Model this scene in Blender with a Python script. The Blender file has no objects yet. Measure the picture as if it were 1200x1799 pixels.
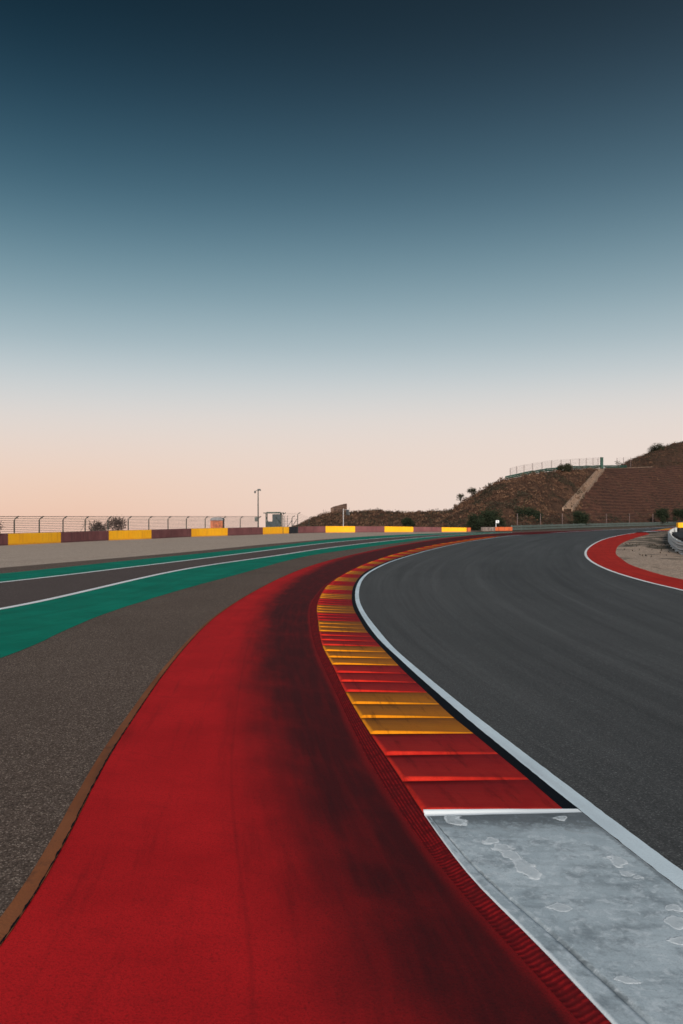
import bpy, math, random
from math import radians as R, sin, cos, pi
from mathutils import Vector, noise
random.seed(11)
sc = bpy.context.scene
col = sc.collection

# ------------------------------------------------------------------ camera
F, H, CU, VH = 1450.0, 2.4, 600.0, 907.0      # focal length in photo px, eye height (m), centre column, horizon row
cam = bpy.data.objects.new('camera', bpy.data.cameras.new('camera')); col.objects.link(cam)
cam.location = (0, 0, H); cam.rotation_euler = (R(90), 0, 0)
cam.data.sensor_fit = 'HORIZONTAL'; cam.data.sensor_width = 24.0
cam.data.lens = 24.0*F/1200
cam.data.shift_y = (VH-899.5)/1200
cam.data.clip_start = .05; cam.data.clip_end = 20000
cam.data.dof.use_dof = True; cam.data.dof.focus_distance = 9.0; cam.data.dof.aperture_fstop = 3.2
sc.camera = cam

# ------------------------------------------------------------------ sky, sun, exposure
SUN_EL, SUN_AZ = 17.0, 186.0        # clockwise from +Y (the view): low, behind the camera
wo = bpy.data.worlds.new('World'); sc.world = wo; wo.use_nodes = True
nt = wo.node_tree; nt.nodes.clear()
def srgb(r, g, b):
    f = lambda c: (c/255/12.92) if c <= 10 else ((c/255+.055)/1.055)**2.4
    return (f(r), f(g), f(b), 1)
def wnode(t, **k):
    n = nt.nodes.new(t)
    for a, b in k.items(): setattr(n, a, b)
    return n
tc = wnode('ShaderNodeTexCoord'); sep = wnode('ShaderNodeSeparateXYZ'); nt.links.new(tc.outputs['Generated'], sep.inputs[0])
def wmath(op, a, b=None, c=None, clamp=False):
    n = wnode('ShaderNodeMath', operation=op); n.use_clamp = clamp
    for i, v in enumerate((a, b, c)):
        if v is None: continue
        if isinstance(v, (int, float)): n.inputs[i].default_value = v
        else: nt.links.new(v, n.inputs[i])
    return n.outputs[0]
def ramp(fac, stops):
    n = wnode('ShaderNodeValToRGB'); cr = n.color_ramp; cr.interpolation = 'B_SPLINE'
    while len(cr.elements) < len(stops): cr.elements.new(1)
    for e, (p, c) in zip(cr.elements, stops): e.position = p; e.color = c
    nt.links.new(fac, n.inputs[0]); return n.outputs[0]
# elevation: z component of the direction, -0.1 .. 1 -> 0 .. 1
el = wmath('MULTIPLY_ADD', sep.outputs['Z'], 1/1.1, .1/1.1, clamp=True)
def zp(v):                       # photo row -> ramp position (straight ahead)
    z = sin(math.atan((VH-v)/F)); return (z+.1)/1.1
front = ramp(el, [(0, srgb(230,192,178)), (zp(925), srgb(235,195,174)), (zp(880), srgb(238,203,181)), (zp(815), srgb(235,211,196)),
                  (zp(740), srgb(223,216,211)), (zp(675), srgb(198,206,209)), (zp(610), srgb(165,185,193)), (zp(530), srgb(130,159,171)), (zp(440), srgb(96,130,146)),
                  (zp(345), srgb(66,101,119)), (zp(235), srgb(44,75,93)), (zp(120), srgb(27,53,69)), (zp(-10), srgb(15,37,50)),
                  (.60, srgb(17,38,52)), (1, srgb(26,44,60))])
back = ramp(el, [(0, (.55,.38,.3,1)), (.10, (1.0,.74,.55,1)), (.2, (1.0,.86,.72,1)), (.35, (.74,.80,.84,1)), (.55, (.42,.58,.74,1)), (.8, (.18,.29,.40,1)), (1, (.09,.16,.24,1))])
low = ramp(el, [(0, (1,1,1,1)), (zp(880), (1,1,1,1)), (zp(780), (.4,.4,.4,1)), (zp(660), (0,0,0,1))])
xaz = wmath('MULTIPLY', wmath('MULTIPLY_ADD', sep.outputs['X'], 1.5, .45, clamp=True), low)
mr = wnode('ShaderNodeMix', data_type='RGBA'); nt.links.new(xaz, mr.inputs[0]); nt.links.new(front, mr.inputs[6]); mr.inputs[7].default_value = srgb(232, 221, 214); front = mr.outputs[2]
yaz = wmath('MULTIPLY_ADD', sep.outputs['Y'], -1.6, .35, clamp=True)      # 0 ahead, 1 behind: the afterglow side
mx = wnode('ShaderNodeMix', data_type='RGBA'); nt.links.new(yaz, mx.inputs[0]); nt.links.new(front, mx.inputs[6]); nt.links.new(back, mx.inputs[7])
# a trace of the physical sky on top of the graded dusk colours
sky = wnode('ShaderNodeTexSky'); sky.sky_type = 'NISHITA'; sky.sun_disc = False
sky.sun_elevation = R(SUN_EL); sky.sun_rotation = R(SUN_AZ)
skm = wnode('ShaderNodeVectorMath', operation='SCALE'); skm.inputs['Scale'].default_value = .0004; nt.links.new(sky.outputs[0], skm.inputs[0])
ad = wnode('ShaderNodeVectorMath', operation='ADD'); nt.links.new(mx.outputs[2], ad.inputs[0]); nt.links.new(skm.outputs[0], ad.inputs[1])
bg = wnode('ShaderNodeBackground'); bg.inputs['Strength'].default_value = 1.0
nt.links.new(ad.outputs[0], bg.inputs['Color'])
ow = wnode('ShaderNodeOutputWorld'); nt.links.new(bg.outputs[0], ow.inputs[0])
sd = bpy.data.lights.new('sun', 'SUN'); sd.energy = 4.1; sd.angle = R(14); sd.color = (1, .90, .80)
sun = bpy.data.objects.new('sun', sd); col.objects.link(sun)
dv = Vector((sin(R(SUN_AZ))*cos(R(SUN_EL)), cos(R(SUN_AZ))*cos(R(SUN_EL)), sin(R(SUN_EL))))
sun.rotation_euler = dv.to_track_quat('Z', 'Y').to_euler()
sc.view_settings.view_transform = 'Standard'; sc.view_settings.look = 'None'
sc.view_settings.exposure = 0; sc.view_settings.gamma = 1

# ------------------------------------------------------------------ helpers
def tag(o, label=None, cat=None, group=None, kind=None):
    if label: o['label'] = label
    if cat: o['category'] = cat
    if group: o['group'] = group
    if kind: o['kind'] = kind
    return o
def empty(name, loc, label, cat, group=None, rz=0):
    o = bpy.data.objects.new(name, None); col.objects.link(o); o.location = loc; o.rotation_euler.z = rz
    return tag(o, label, cat, group)
class MB:
    def __init__(s): s.v = []; s.f = []; s.a = []      # a: one float per face
    def quad(s, p, a=0):
        i = len(s.v); s.v += [tuple(q) for q in p]; s.f.append(tuple(range(i, i+len(p)))); s.a.append(a)
    def box(s, c, d, rz=0, a=0, taper=1):
        i = len(s.v); cz, sz = cos(rz), sin(rz)
        for z in (-1, 1):
            for x, y in ((-1,-1),(1,-1),(1,1),(-1,1)):
                k = taper if z > 0 else 1
                X, Y = x*d[0]/2*k, y*d[1]/2*k
                s.v.append((c[0]+X*cz-Y*sz, c[1]+X*sz+Y*cz, c[2]+z*d[2]/2))
        for q in ((0,3,2,1),(4,5,6,7),(0,1,5,4),(1,2,6,5),(2,3,7,6),(3,0,4,7)):
            s.f.append(tuple(i+k for k in q)); s.a.append(a)
    def tube(s, pts, r, n=6, r2=None, a=0):
        pts = [Vector(p) for p in pts]; i0 = len(s.v); m = len(pts)
        for k, p in enumerate(pts):
            t = (pts[min(k+1, m-1)]-pts[max(k-1, 0)]).normalized()
            up = Vector((0,0,1)) if abs(t.z) < .9 else Vector((1,0,0))
            e = t.cross(up).normalized(); g = e.cross(t)
            rr = r if r2 is None else r+(r2-r)*k/(m-1)
            for j in range(n):
                an = 2*pi*j/n; s.v.append(tuple(p+e*cos(an)*rr+g*sin(an)*rr))
        for k in range(m-1):
            for j in range(n):
                s.f.append((i0+k*n+j, i0+k*n+(j+1)%n, i0+(k+1)*n+(j+1)%n, i0+(k+1)*n+j)); s.a.append(a)
        s.f.append(tuple(i0+j for j in range(n))[::-1]); s.a.append(a)
        s.f.append(tuple(i0+(m-1)*n+j for j in range(n))); s.a.append(a)
    def build(s, name, mat, parent=None, smooth=False, origin=None):
        me = bpy.data.meshes.new(name)
        if origin is not None: o3 = Vector(origin); vv = [tuple(Vector(p)-o3) for p in s.v]
        else: vv = s.v
        me.from_pydata(vv, [], s.f); me.update()
        at = me.attributes.new('tint', 'FLOAT', 'FACE'); at.data.foreach_set('value', s.a)
        if smooth: me.polygons.foreach_set('use_smooth', [True]*len(me.polygons))
        me.materials.append(mat)
        o = bpy.data.objects.new(name, me); col.objects.link(o)
        if origin is not None: o.location = origin
        if parent is not None: o.parent = parent
        return o
def g(u, v, z=0.0):                       # ground point seen at photo pixel (u, v)
    k = (H-z)/(v-VH); return ((u-CU)*k, F*k)
def world(u, v, d): return ((u-CU)/F*d, d, H+(VH-v)/F*d)
def vz(v, d): return H+(VH-v)/F*d
def spline(pts, step=.5, near=None):      # centripetal-ish Catmull-Rom, resampled; near: finer step close to the camera
    P = [Vector((p[0], p[1])) for p in pts]
    P = [P[0]*2-P[1]] + P + [P[-1]*2-P[-2]]
    dense = []
    for i in range(1, len(P)-2):
        p0, p1, p2, p3 = P[i-1:i+3]
        def tj(a, b, t): return t+max((b-a).length, 1e-6)**.5
        t0 = 0; t1 = tj(p0, p1, t0); t2 = tj(p1, p2, t1); t3 = tj(p2, p3, t2)
        for k in range(24):
            t = t1+(t2-t1)*k/24
            A1 = p0*((t1-t)/(t1-t0))+p1*((t-t0)/(t1-t0)); A2 = p1*((t2-t)/(t2-t1))+p2*((t-t1)/(t2-t1)); A3 = p2*((t3-t)/(t3-t2))+p3*((t-t2)/(t3-t2))
            B1 = A1*((t2-t)/(t2-t0))+A2*((t-t0)/(t2-t0)); B2 = A2*((t3-t)/(t3-t1))+A3*((t-t1)/(t3-t1))
            dense.append(B1*((t2-t)/(t2-t1))+B2*((t-t1)/(t2-t1)))
    dense.append(P[-2])
    out = [dense[0]]; acc = 0
    for a, b in zip(dense, dense[1:]):
        L = (b-a).length
        while acc+L >= step:
            k = (step-acc)/L; a = a+(b-a)*k; L = (b-a).length; out.append(a.copy()); acc = 0
        acc += L
    out.append(dense[-1])
    for _ in range(int(3/step) if step < 1 else 3):     # smooth traced wobble away
        out = [out[0]]+[(out[i-1]+out[i]*2+out[i+1])/4 for i in range(1, len(out)-1)]+[out[-1]]
    return out
def arc(P):
    s = [0]
    for a, b in zip(P, P[1:]): s.append(s[-1]+(b-a).length)
    return s
def at_arc(P, S, s):
    import bisect
    i = min(max(bisect.bisect_right(S, s)-1, 0), len(P)-2)
    k = (s-S[i])/max(S[i+1]-S[i], 1e-9); return P[i]+(P[i+1]-P[i])*k
def resamp(P, n):
    S = arc(P); return [at_arc(P, S, S[-1]*i/(n-1)) for i in range(n)]
def tangent(P, i):
    return (P[min(i+1, len(P)-1)]-P[max(i-1, 0)]).normalized()
def pair(L, Rr):                           # for every point of L the point of Rr across from it, always moving forward
    out = []; j = 0
    for i, p in enumerate(L):
        t = tangent(L, i)
        while j < len(Rr)-2 and (Rr[j+1]-p).dot(t) < 0: j += 1
        a, b = Rr[j], Rr[j+1]; da, db = (a-p).dot(t), (b-p).dot(t)
        k = 0 if abs(db-da) < 1e-9 else min(max(-da/(db-da), 0), 1)
        out.append(a+(b-a)*k)
    return out
def sheet(name, L, Rr, z, mat, nc=1, label=None, match='arc', zf=None, rag=0, n=None):
    """a band between two ground curves; attribute st = (fraction across, metres along, metres across)"""
    if match == 'arc':
        n = n or max(len(L), len(Rr)); L = resamp(L, n); Rr = resamp(Rr, n)
    else: Rr = pair(L, Rr)
    S = arc([(a+b)/2 for a, b in zip(L, Rr)])
    vs = []; st = []; fs = []
    for i, (a, b) in enumerate(zip(L, Rr)):
        w = (b-a).length; d = (b-a).normalized() if w > 1e-6 else Vector((1, 0))
        for j in range(nc+1):
            k = j/nc; p = a+(b-a)*k
            if rag and j in (0, nc): p = p+d*(noise.noise(Vector((S[i]*9, j*7+z*900, 1)))*rag+noise.noise(Vector((S[i]*31, j*7, 4)))*rag*.6)
            vs.append((p.x, p.y, z if zf is None else zf(k, S[i], p))); st.append((k, S[i], w*k))
    m = nc+1
    for i in range(len(L)-1):
        for j in range(nc): q = i*m+j; fs.append((q, q+1, q+m+1, q+m))
    me = bpy.data.meshes.new(name); me.from_pydata(vs, [], fs); me.update()
    if me.polygons and me.polygons[len(me.polygons)//2].normal.z < 0: me.flip_normals()
    at = me.attributes.new('st', 'FLOAT_VECTOR', 'POINT'); at.data.foreach_set('vector', [c for v in st for c in v])
    me.polygons.foreach_set('use_smooth', [True]*len(me.polygons))
    me.materials.append(mat); o = bpy.data.objects.new(name, me); col.objects.link(o)
    o['kind'] = 'structure'
    if label: o['label'] = label
    return o

# ------------------------------------------------------------------ materials
class N:
    def __init__(s, name):
        s.m = bpy.data.materials.new(name); s.m.use_nodes = True; s.t = s.m.node_tree
        s.b = s.t.nodes['Principled BSDF']; s.b.inputs['Specular IOR Level'].default_value = .2
        s._o = None
    def node(s, t, **k):
        n = s.t.nodes.new(t)
        for a, b in k.items(): setattr(n, a, b)
        return n
    def put(s, inp, v):
        if v is None: return
        if isinstance(v, bpy.types.NodeSocket): s.t.links.new(v, inp)
        elif isinstance(v, tuple) and inp.type == 'RGBA' and len(v) == 3: inp.default_value = (*v, 1)
        else: inp.default_value = v
    def obj(s):
        if s._o is None:
            g_ = s.node('ShaderNodeNewGeometry'); s._o = g_.outputs['Position']
        return s._o
    def attr(s, name='st', out='Vector'): return s.node('ShaderNodeAttribute', attribute_name=name).outputs[out]
    def xyz(s, v):
        n = s.node('ShaderNodeSeparateXYZ'); s.put(n.inputs[0], v); return n.outputs
    def comb(s, x=0., y=0., z=0.):
        n = s.node('ShaderNodeCombineXYZ')
        for i, q in enumerate((x, y, z)): s.put(n.inputs[i], q)
        return n.outputs[0]
    def scale(s, v, k):
        n = s.node('ShaderNodeVectorMath', operation='MULTIPLY'); s.put(n.inputs[0], v); n.inputs[1].default_value = k; return n.outputs[0]
    def noise(s, sc_, det=3, rough=.55, vec=None, dist=0):
        n = s.node('ShaderNodeTexNoise'); s.put(n.inputs['Vector'], vec if vec is not None else s.obj())
        n.inputs['Scale'].default_value = sc_; n.inputs['Detail'].default_value = det; n.inputs['Roughness'].default_value = rough; n.inputs['Distortion'].default_value = dist
        return n.outputs['Fac']
    def voro(s, sc_, vec=None, out='Distance', rnd=1):
        n = s.node('ShaderNodeTexVoronoi'); s.put(n.inputs['Vector'], vec if vec is not None else s.obj()); n.inputs['Scale'].default_value = sc_; n.inputs['Randomness'].default_value = rnd
        return n.outputs[out]
    def math(s, op, a, b=None, c=None, clamp=False):
        n = s.node('ShaderNodeMath', operation=op); n.use_clamp = clamp
        for i, v in enumerate((a, b, c)): s.put(n.inputs[i], float(v) if isinstance(v, int) else v)
        return n.outputs[0]
    def rng(s, v, a, b, c=0., d=1., smooth=True):
        n = s.node('ShaderNodeMapRange'); n.interpolation_type = 'SMOOTHSTEP' if smooth else 'LINEAR'; n.clamp = True
        for i, q in enumerate((v, a, b, c, d)): s.put(n.inputs[i], float(q) if isinstance(q, int) else q)
        return n.outputs[0]
    def mix(s, f, a, b, mode='MIX'):
        n = s.node('ShaderNodeMix', data_type='RGBA', blend_type=mode)
        s.put(n.inputs[0], f); s.put(n.inputs[6], a); s.put(n.inputs[7], b); return n.outputs[2]
    def bump(s, h, dist, strength=1):
        n = s.node('ShaderNodeBump'); n.inputs['Distance'].default_value = dist; n.inputs['Strength'].default_value = strength
        s.put(n.inputs['Height'], h); s.put(s.b.inputs['Normal'], n.outputs[0])
    def done(s, c, rough=.8, spec=None):
        s.put(s.b.inputs['Base Color'], c); s.put(s.b.inputs['Roughness'], rough)
        if spec is not None: s.b.inputs['Specular IOR Level'].default_value = spec
        return s.m
def plain(name, c, rough=.7, var=.25, sc_=3., metal=0, spec=.35):
    n = N(name); f = n.noise(sc_, 5); f2 = n.noise(sc_*14, 3)
    d = tuple(q*(1-var) for q in c); l = tuple(min(1, q*(1+var)) for q in c)
    cc = n.mix(n.rng(f, .3, .7), d, l); cc = n.mix(n.math('MULTIPLY', n.rng(f2, .4, .8), var), cc, d)
    n.b.inputs['Metallic'].default_value = metal; n.bump(f2, .01, .3)
    return n.done(cc, rough, spec)

def asphalt(name, dark, mid, lite, gs, streak=0., seed=0, spec=.3, rough=.75, bumpd=.006, seams=False):
    n = N(name); v = n.obj()
    a = n.voro(gs, out='Color'); ax = n.xyz(a)[0]
    b = n.noise(gs*.55, 3, .7)
    c = n.mix(n.rng(b, .35, .68), dark, mid)
    c = n.mix(n.math('MULTIPLY', n.rng(ax, .72, .95), n.rng(b, .42, .6)), c, lite)
    big = n.noise(.35, 4, .6); bigger = n.noise(.06, 3)
    c = n.mix(n.rng(big, .3, .75, 0, .3), c, dark); c = n.mix(n.rng(bigger, .35, .7, 0, .35), c, mid)
    if streak:
        st = n.attr(); x = n.xyz(st)
        sv = n.comb(n.math('MULTIPLY', x[2], 1.5), n.math('MULTIPLY', x[1], .035), seed)
        s1 = n.noise(1., 5, .65, vec=sv)
        sv2 = n.comb(n.math('MULTIPLY', x[2], 7.), n.math('MULTIPLY', x[1], .05), seed+9)
        s2 = n.noise(1., 3, .6, vec=sv2)
        c = n.mix(n.math('MULTIPLY', n.rng(s1, .46, .72), streak), c, tuple(q*.35 for q in dark))
        c = n.mix(n.math('MULTIPLY', n.rng(s1, .5, .28), streak*.45), c, lite)
        c = n.mix(n.math('MULTIPLY', n.rng(s2, .5, .75), streak*.6), c, tuple(q*.5 for q in dark))
    if seams:
        x = n.xyz(n.attr())
        for pos, wd, am in ((.30, .0012, .55), (.62, .0012, .5), (.44, .004, .25), (.452, .004, .25)):
            dj = n.math('ABSOLUTE', n.math('SUBTRACT', n.math('ADD', x[0], n.math('MULTIPLY', n.noise(.12, 2), .05 if wd > .002 else .004)), pos+(.025 if wd > .002 else .002)))
            c = n.mix(n.math('MULTIPLY', n.rng(dj, wd, 0, 0, am), n.rng(n.noise(.5, 3), .4, .55)), c, (.02,.017,.016))
    n.bump(n.math('ADD', b, n.math('MULTIPLY', ax, .5)), bumpd, .7)
    return n.done(c, rough, spec)
MAT = {}
MAT['track'] = asphalt('track_asphalt', (.040,.040,.040), (.088,.088,.087), (.21,.208,.205), 95, streak=.34, spec=.12, rough=.66)
MAT['runoff'] = asphalt('old_asphalt', (.056,.039,.031), (.175,.126,.100), (.46,.36,.29), 95, spec=.06, rough=.8, bumpd=.01, seams=True)
MAT['lane'] = asphalt('lane_asphalt', (.066,.046,.041), (.108,.079,.071), (.19,.155,.14), 50, spec=.12, rough=.8)
def mk_gravel():
    n = N('gravel'); a = n.xyz(n.voro(22, out='Color'))[1]; b = n.noise(8, 5, .7); big = n.noise(.22, 4)
    c = n.mix(a, (.27,.205,.16), (.66,.52,.42)); c = n.mix(n.rng(b, .35, .7, 0, .5), c, (.36,.28,.225))
    x = n.xyz(n.attr()); rows = n.noise(1., 3, .5, vec=n.comb(n.math('MULTIPLY', x[2], 2.2), n.math('MULTIPLY', x[1], .05)))
    c = n.mix(n.rng(rows, .5, .75, 0, .35), c, (.24,.185,.15)); c = n.mix(n.rng(big, .35, .7, 0, .3), c, (.44,.35,.285))
    n.bump(n.math('ADD', b, a), .03, .8); return n.done(c, .95, .1)
MAT['gravel'] = mk_gravel()
def mk_paint(name, c0, c1, wear, wearc, sc_=.6, rubber=0, spec=.05, rough=.85):
    n = N(name); x = n.xyz(n.attr())
    a = n.noise(sc_, 5, .6); b = n.noise(55, 3, .7); f = n.noise(110, 2)
    c = n.mix(n.rng(a, .3, .7), c0, c1)
    c = n.mix(n.rng(b, .56, .75, 0, wear), c, wearc); c = n.mix(n.rng(f, .5, .8, 0, .25), c, wearc)
    st = n.noise(1., 5, .6, vec=n.comb(n.math('MULTIPLY', x[2], 2.), n.math('MULTIPLY', x[1], .12)))
    c = n.mix(n.rng(st, .45, .72, 0, wear*1.6), c, wearc); c = n.mix(n.rng(n.noise(3.2, 6, .75), .55, .72, 0, wear*1.8), c, wearc)
    n.bump(b, .004, .7); return n.done(c, rough, spec)
MAT['green'] = mk_paint('green_paint', (.001,.155,.102), (.002,.21,.138), .22, (.004,.075,.052))
MAT['white'] = mk_paint('white_line_paint', (.56,.65,.70), (.68,.78,.83), .22, (.34,.36,.38))
MAT['white2'] = mk_paint('lane_line_paint', (.74,.75,.74), (.84,.85,.84), .15, (.5,.5,.5))
MAT['orange'] = mk_paint('rust_border_paint', (.22,.070,.028), (.30,.105,.045), .4, (.09,.045,.032))
MAT['islandred'] = mk_paint('red_apron_paint', (.40,.017,.012), (.50,.028,.017), .3, (.17,.015,.012))
MAT['black'] = mk_paint('black_gap_paint', (.0035,.005,.008), (.006,.008,.012), .15, (.012,.014,.018), rough=.85)
def mk_red():                                   # red run-off: paint under tyre rubber laid down towards the kerb
    n = N('red_runoff_paint'); st = n.attr(); x = n.xyz(st)
    a = n.noise(.8, 5, .6); b = n.noise(60, 3, .7); f = n.noise(130, 2)
    c = n.mix(n.rng(a, .3, .7), (.46,.012,.015), (.57,.016,.019))
    weave = n.noise(1., 3, .6, vec=n.comb(n.math('MULTIPLY', x[2], 2.5), n.math('MULTIPLY', x[1], 9.)))
    c = n.mix(n.rng(weave, .52, .78, 0, .22), c, (.17,.012,.014))
    c = n.mix(n.rng(b, .50, .70, 0, .5), c, (.17,.010,.011))
    c = n.mix(n.rng(f, .5, .72, 0, .5), c, (.14,.010,.011))
    c = n.mix(n.rng(n.noise(150, 2), .6, .75, 0, .4), c, (.62,.05,.04))
    c = n.mix(n.rng(n.noise(1., 6, .7, vec=n.comb(n.math('MULTIPLY', x[2], 5.), n.math('MULTIPLY', x[1], .35), 2.)), .5, .75, 0, .4), c, (.12,.010,.011))
    # rubber bands: start fraction moves across the strip with distance, edges broken by long streaks
    along = n.noise(1., 5, .62, vec=n.comb(n.math('MULTIPLY', x[2], 1.3), n.math('MULTIPLY', x[1], .16), 3.))
    fine = n.noise(1., 4, .6, vec=n.comb(n.math('MULTIPLY', x[2], 9.), n.math('MULTIPLY', x[1], .5), 5.))
    blot = n.noise(1., 4, .55, vec=n.comb(n.math('MULTIPLY', x[2], 2.2), n.math('MULTIPLY', x[1], 1.1), 8.))
    yd = n.xyz(n.obj())[1]
    start = n.rng(yd, 3., 22., .645, .42, smooth=False); start = n.math('SUBTRACT', start, n.rng(yd, 22., 50., 0, .36, smooth=False))
    k = n.math('SUBTRACT', x[0], start); k = n.math('ADD', k, n.math('MULTIPLY_ADD', along, .28, -.13))
    k = n.math('ADD', k, n.math('MULTIPLY_ADD', blot, .17, -.08))
    r = n.rng(k, -.21, .23)
    r = n.math('MULTIPLY', r, n.rng(fine, .25, .6, .90, 1.)); r = n.math('MULTIPLY', r, n.rng(blot, .25, .55, .90, 1.))
    edge = n.rng(x[0], .965, 1., 1., .7); r = n.math('MULTIPLY', r, edge)
    c = n.mix(n.math('MULTIPLY', r, .91), c, (.020,.0085,.010))
    # two thin paver joints running along the strip
    for pos, wd, am in ((.475, .010, .22), (.70, .010, .2)):
        dj = n.math('ABSOLUTE', n.math('SUBTRACT', x[0], pos)); c = n.mix(n.rng(dj, wd, 0, 0, am), c, (.10,.01,.012))
    n.bump(n.math('ADD', b, n.math('MULTIPLY', weave, .4)), .004, .6)
    return n.done(c, n.rng(r, 0, 1, .9, .8), .05)
MAT['red'] = mk_red()
def mk_kerb(name, c0, c1, dirt):
    n = N(name); ph = n.attr('ph', 'Fac'); ac = n.attr('ac', 'Fac')
    a = n.noise(5, 4, .6); b = n.noise(70, 3, .7); s = n.noise(1., 4, .6, vec=n.scale(n.obj(), (1.5, 22, 1)))
    c = n.mix(n.rng(a, .3, .7), c0, c1)
    worn = n.math('MULTIPLY', n.rng(ph, .045, .105), n.rng(ph, 1.0, .2, 1., .72))      # rubber over the tops, deepening into painted shade below each rib
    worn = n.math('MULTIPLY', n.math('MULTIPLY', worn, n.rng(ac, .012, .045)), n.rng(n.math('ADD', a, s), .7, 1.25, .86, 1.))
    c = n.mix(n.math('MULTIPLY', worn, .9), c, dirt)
    scf = n.noise(1., 6, .7, vec=n.comb(n.math('MULTIPLY', ac, 9.), n.math('MULTIPLY', n.xyz(n.obj())[1], .9), 1.)); c = n.mix(n.rng(scf, .5, .74, 0, .6), c, tuple(q*.35 for q in dirt))
    chip = n.noise(24, 4, .75); c = n.mix(n.rng(chip, .62, .70, 0, .5), c, (.05,.035,.03))
    far = n.rng(n.xyz(n.obj())[1], 13.5, 19.); c = n.mix(n.math('MULTIPLY', far, n.rng(ac, .0, .25, .38, .68)), c, tuple(q*1.15 for q in dirt))
    pack_shade = n.math('MULTIPLY', n.rng(ph, .80, .99), n.rng(ac, 1., .2, .25, 1.))  # trough below the next rib: packed rubber plus contact shade put into the colour
    c = n.mix(n.math('MULTIPLY', pack_shade, .8), c, tuple(q*.22 for q in dirt))
    c = n.mix(n.rng(b, .55, .8, 0, .45), c, tuple(q*.5 for q in dirt))
    n.bump(b, .004, .8); return n.done(c, .75, .07)
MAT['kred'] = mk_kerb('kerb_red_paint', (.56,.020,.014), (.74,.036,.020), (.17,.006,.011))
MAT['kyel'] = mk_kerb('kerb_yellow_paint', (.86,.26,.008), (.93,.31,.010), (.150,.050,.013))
def mk_groove():
    n = N('kerb_groove_paint'); x = n.xyz(n.attr())
    lines = n.math('SINE', n.math('MULTIPLY', x[0], 38.)); rungs = n.math('SINE', n.math('ADD', n.math('MULTIPLY', x[1], 140.), n.math('MULTIPLY', n.noise(5, 3), 2.)))
    near = n.rng(n.xyz(n.obj())[1], 6.3, 5.6); a = n.noise(4, 4); b = n.noise(70, 3)
    t = n.mix(near, n.comb(lines, lines, lines), n.comb(rungs, rungs, rungs)); t = n.xyz(t)[0]
    c = n.mix(n.rng(t, -.5, .9), (.12,.006,.009), (.27,.011,.013)); c = n.mix(n.rng(n.noise(16, 4, .7), .40, .64, 0, .8), c, (.085,.006,.008)); c = n.mix(n.rng(a, .4, .7, 0, .6), c, (.10,.009,.011)); c = n.mix(n.rng(b, .5, .8, 0, .5), c, (.06,.008,.009))
    n.bump(t, .0015, .5); return n.done(c, .85, .04)
MAT['groove'] = mk_groove()
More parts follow.
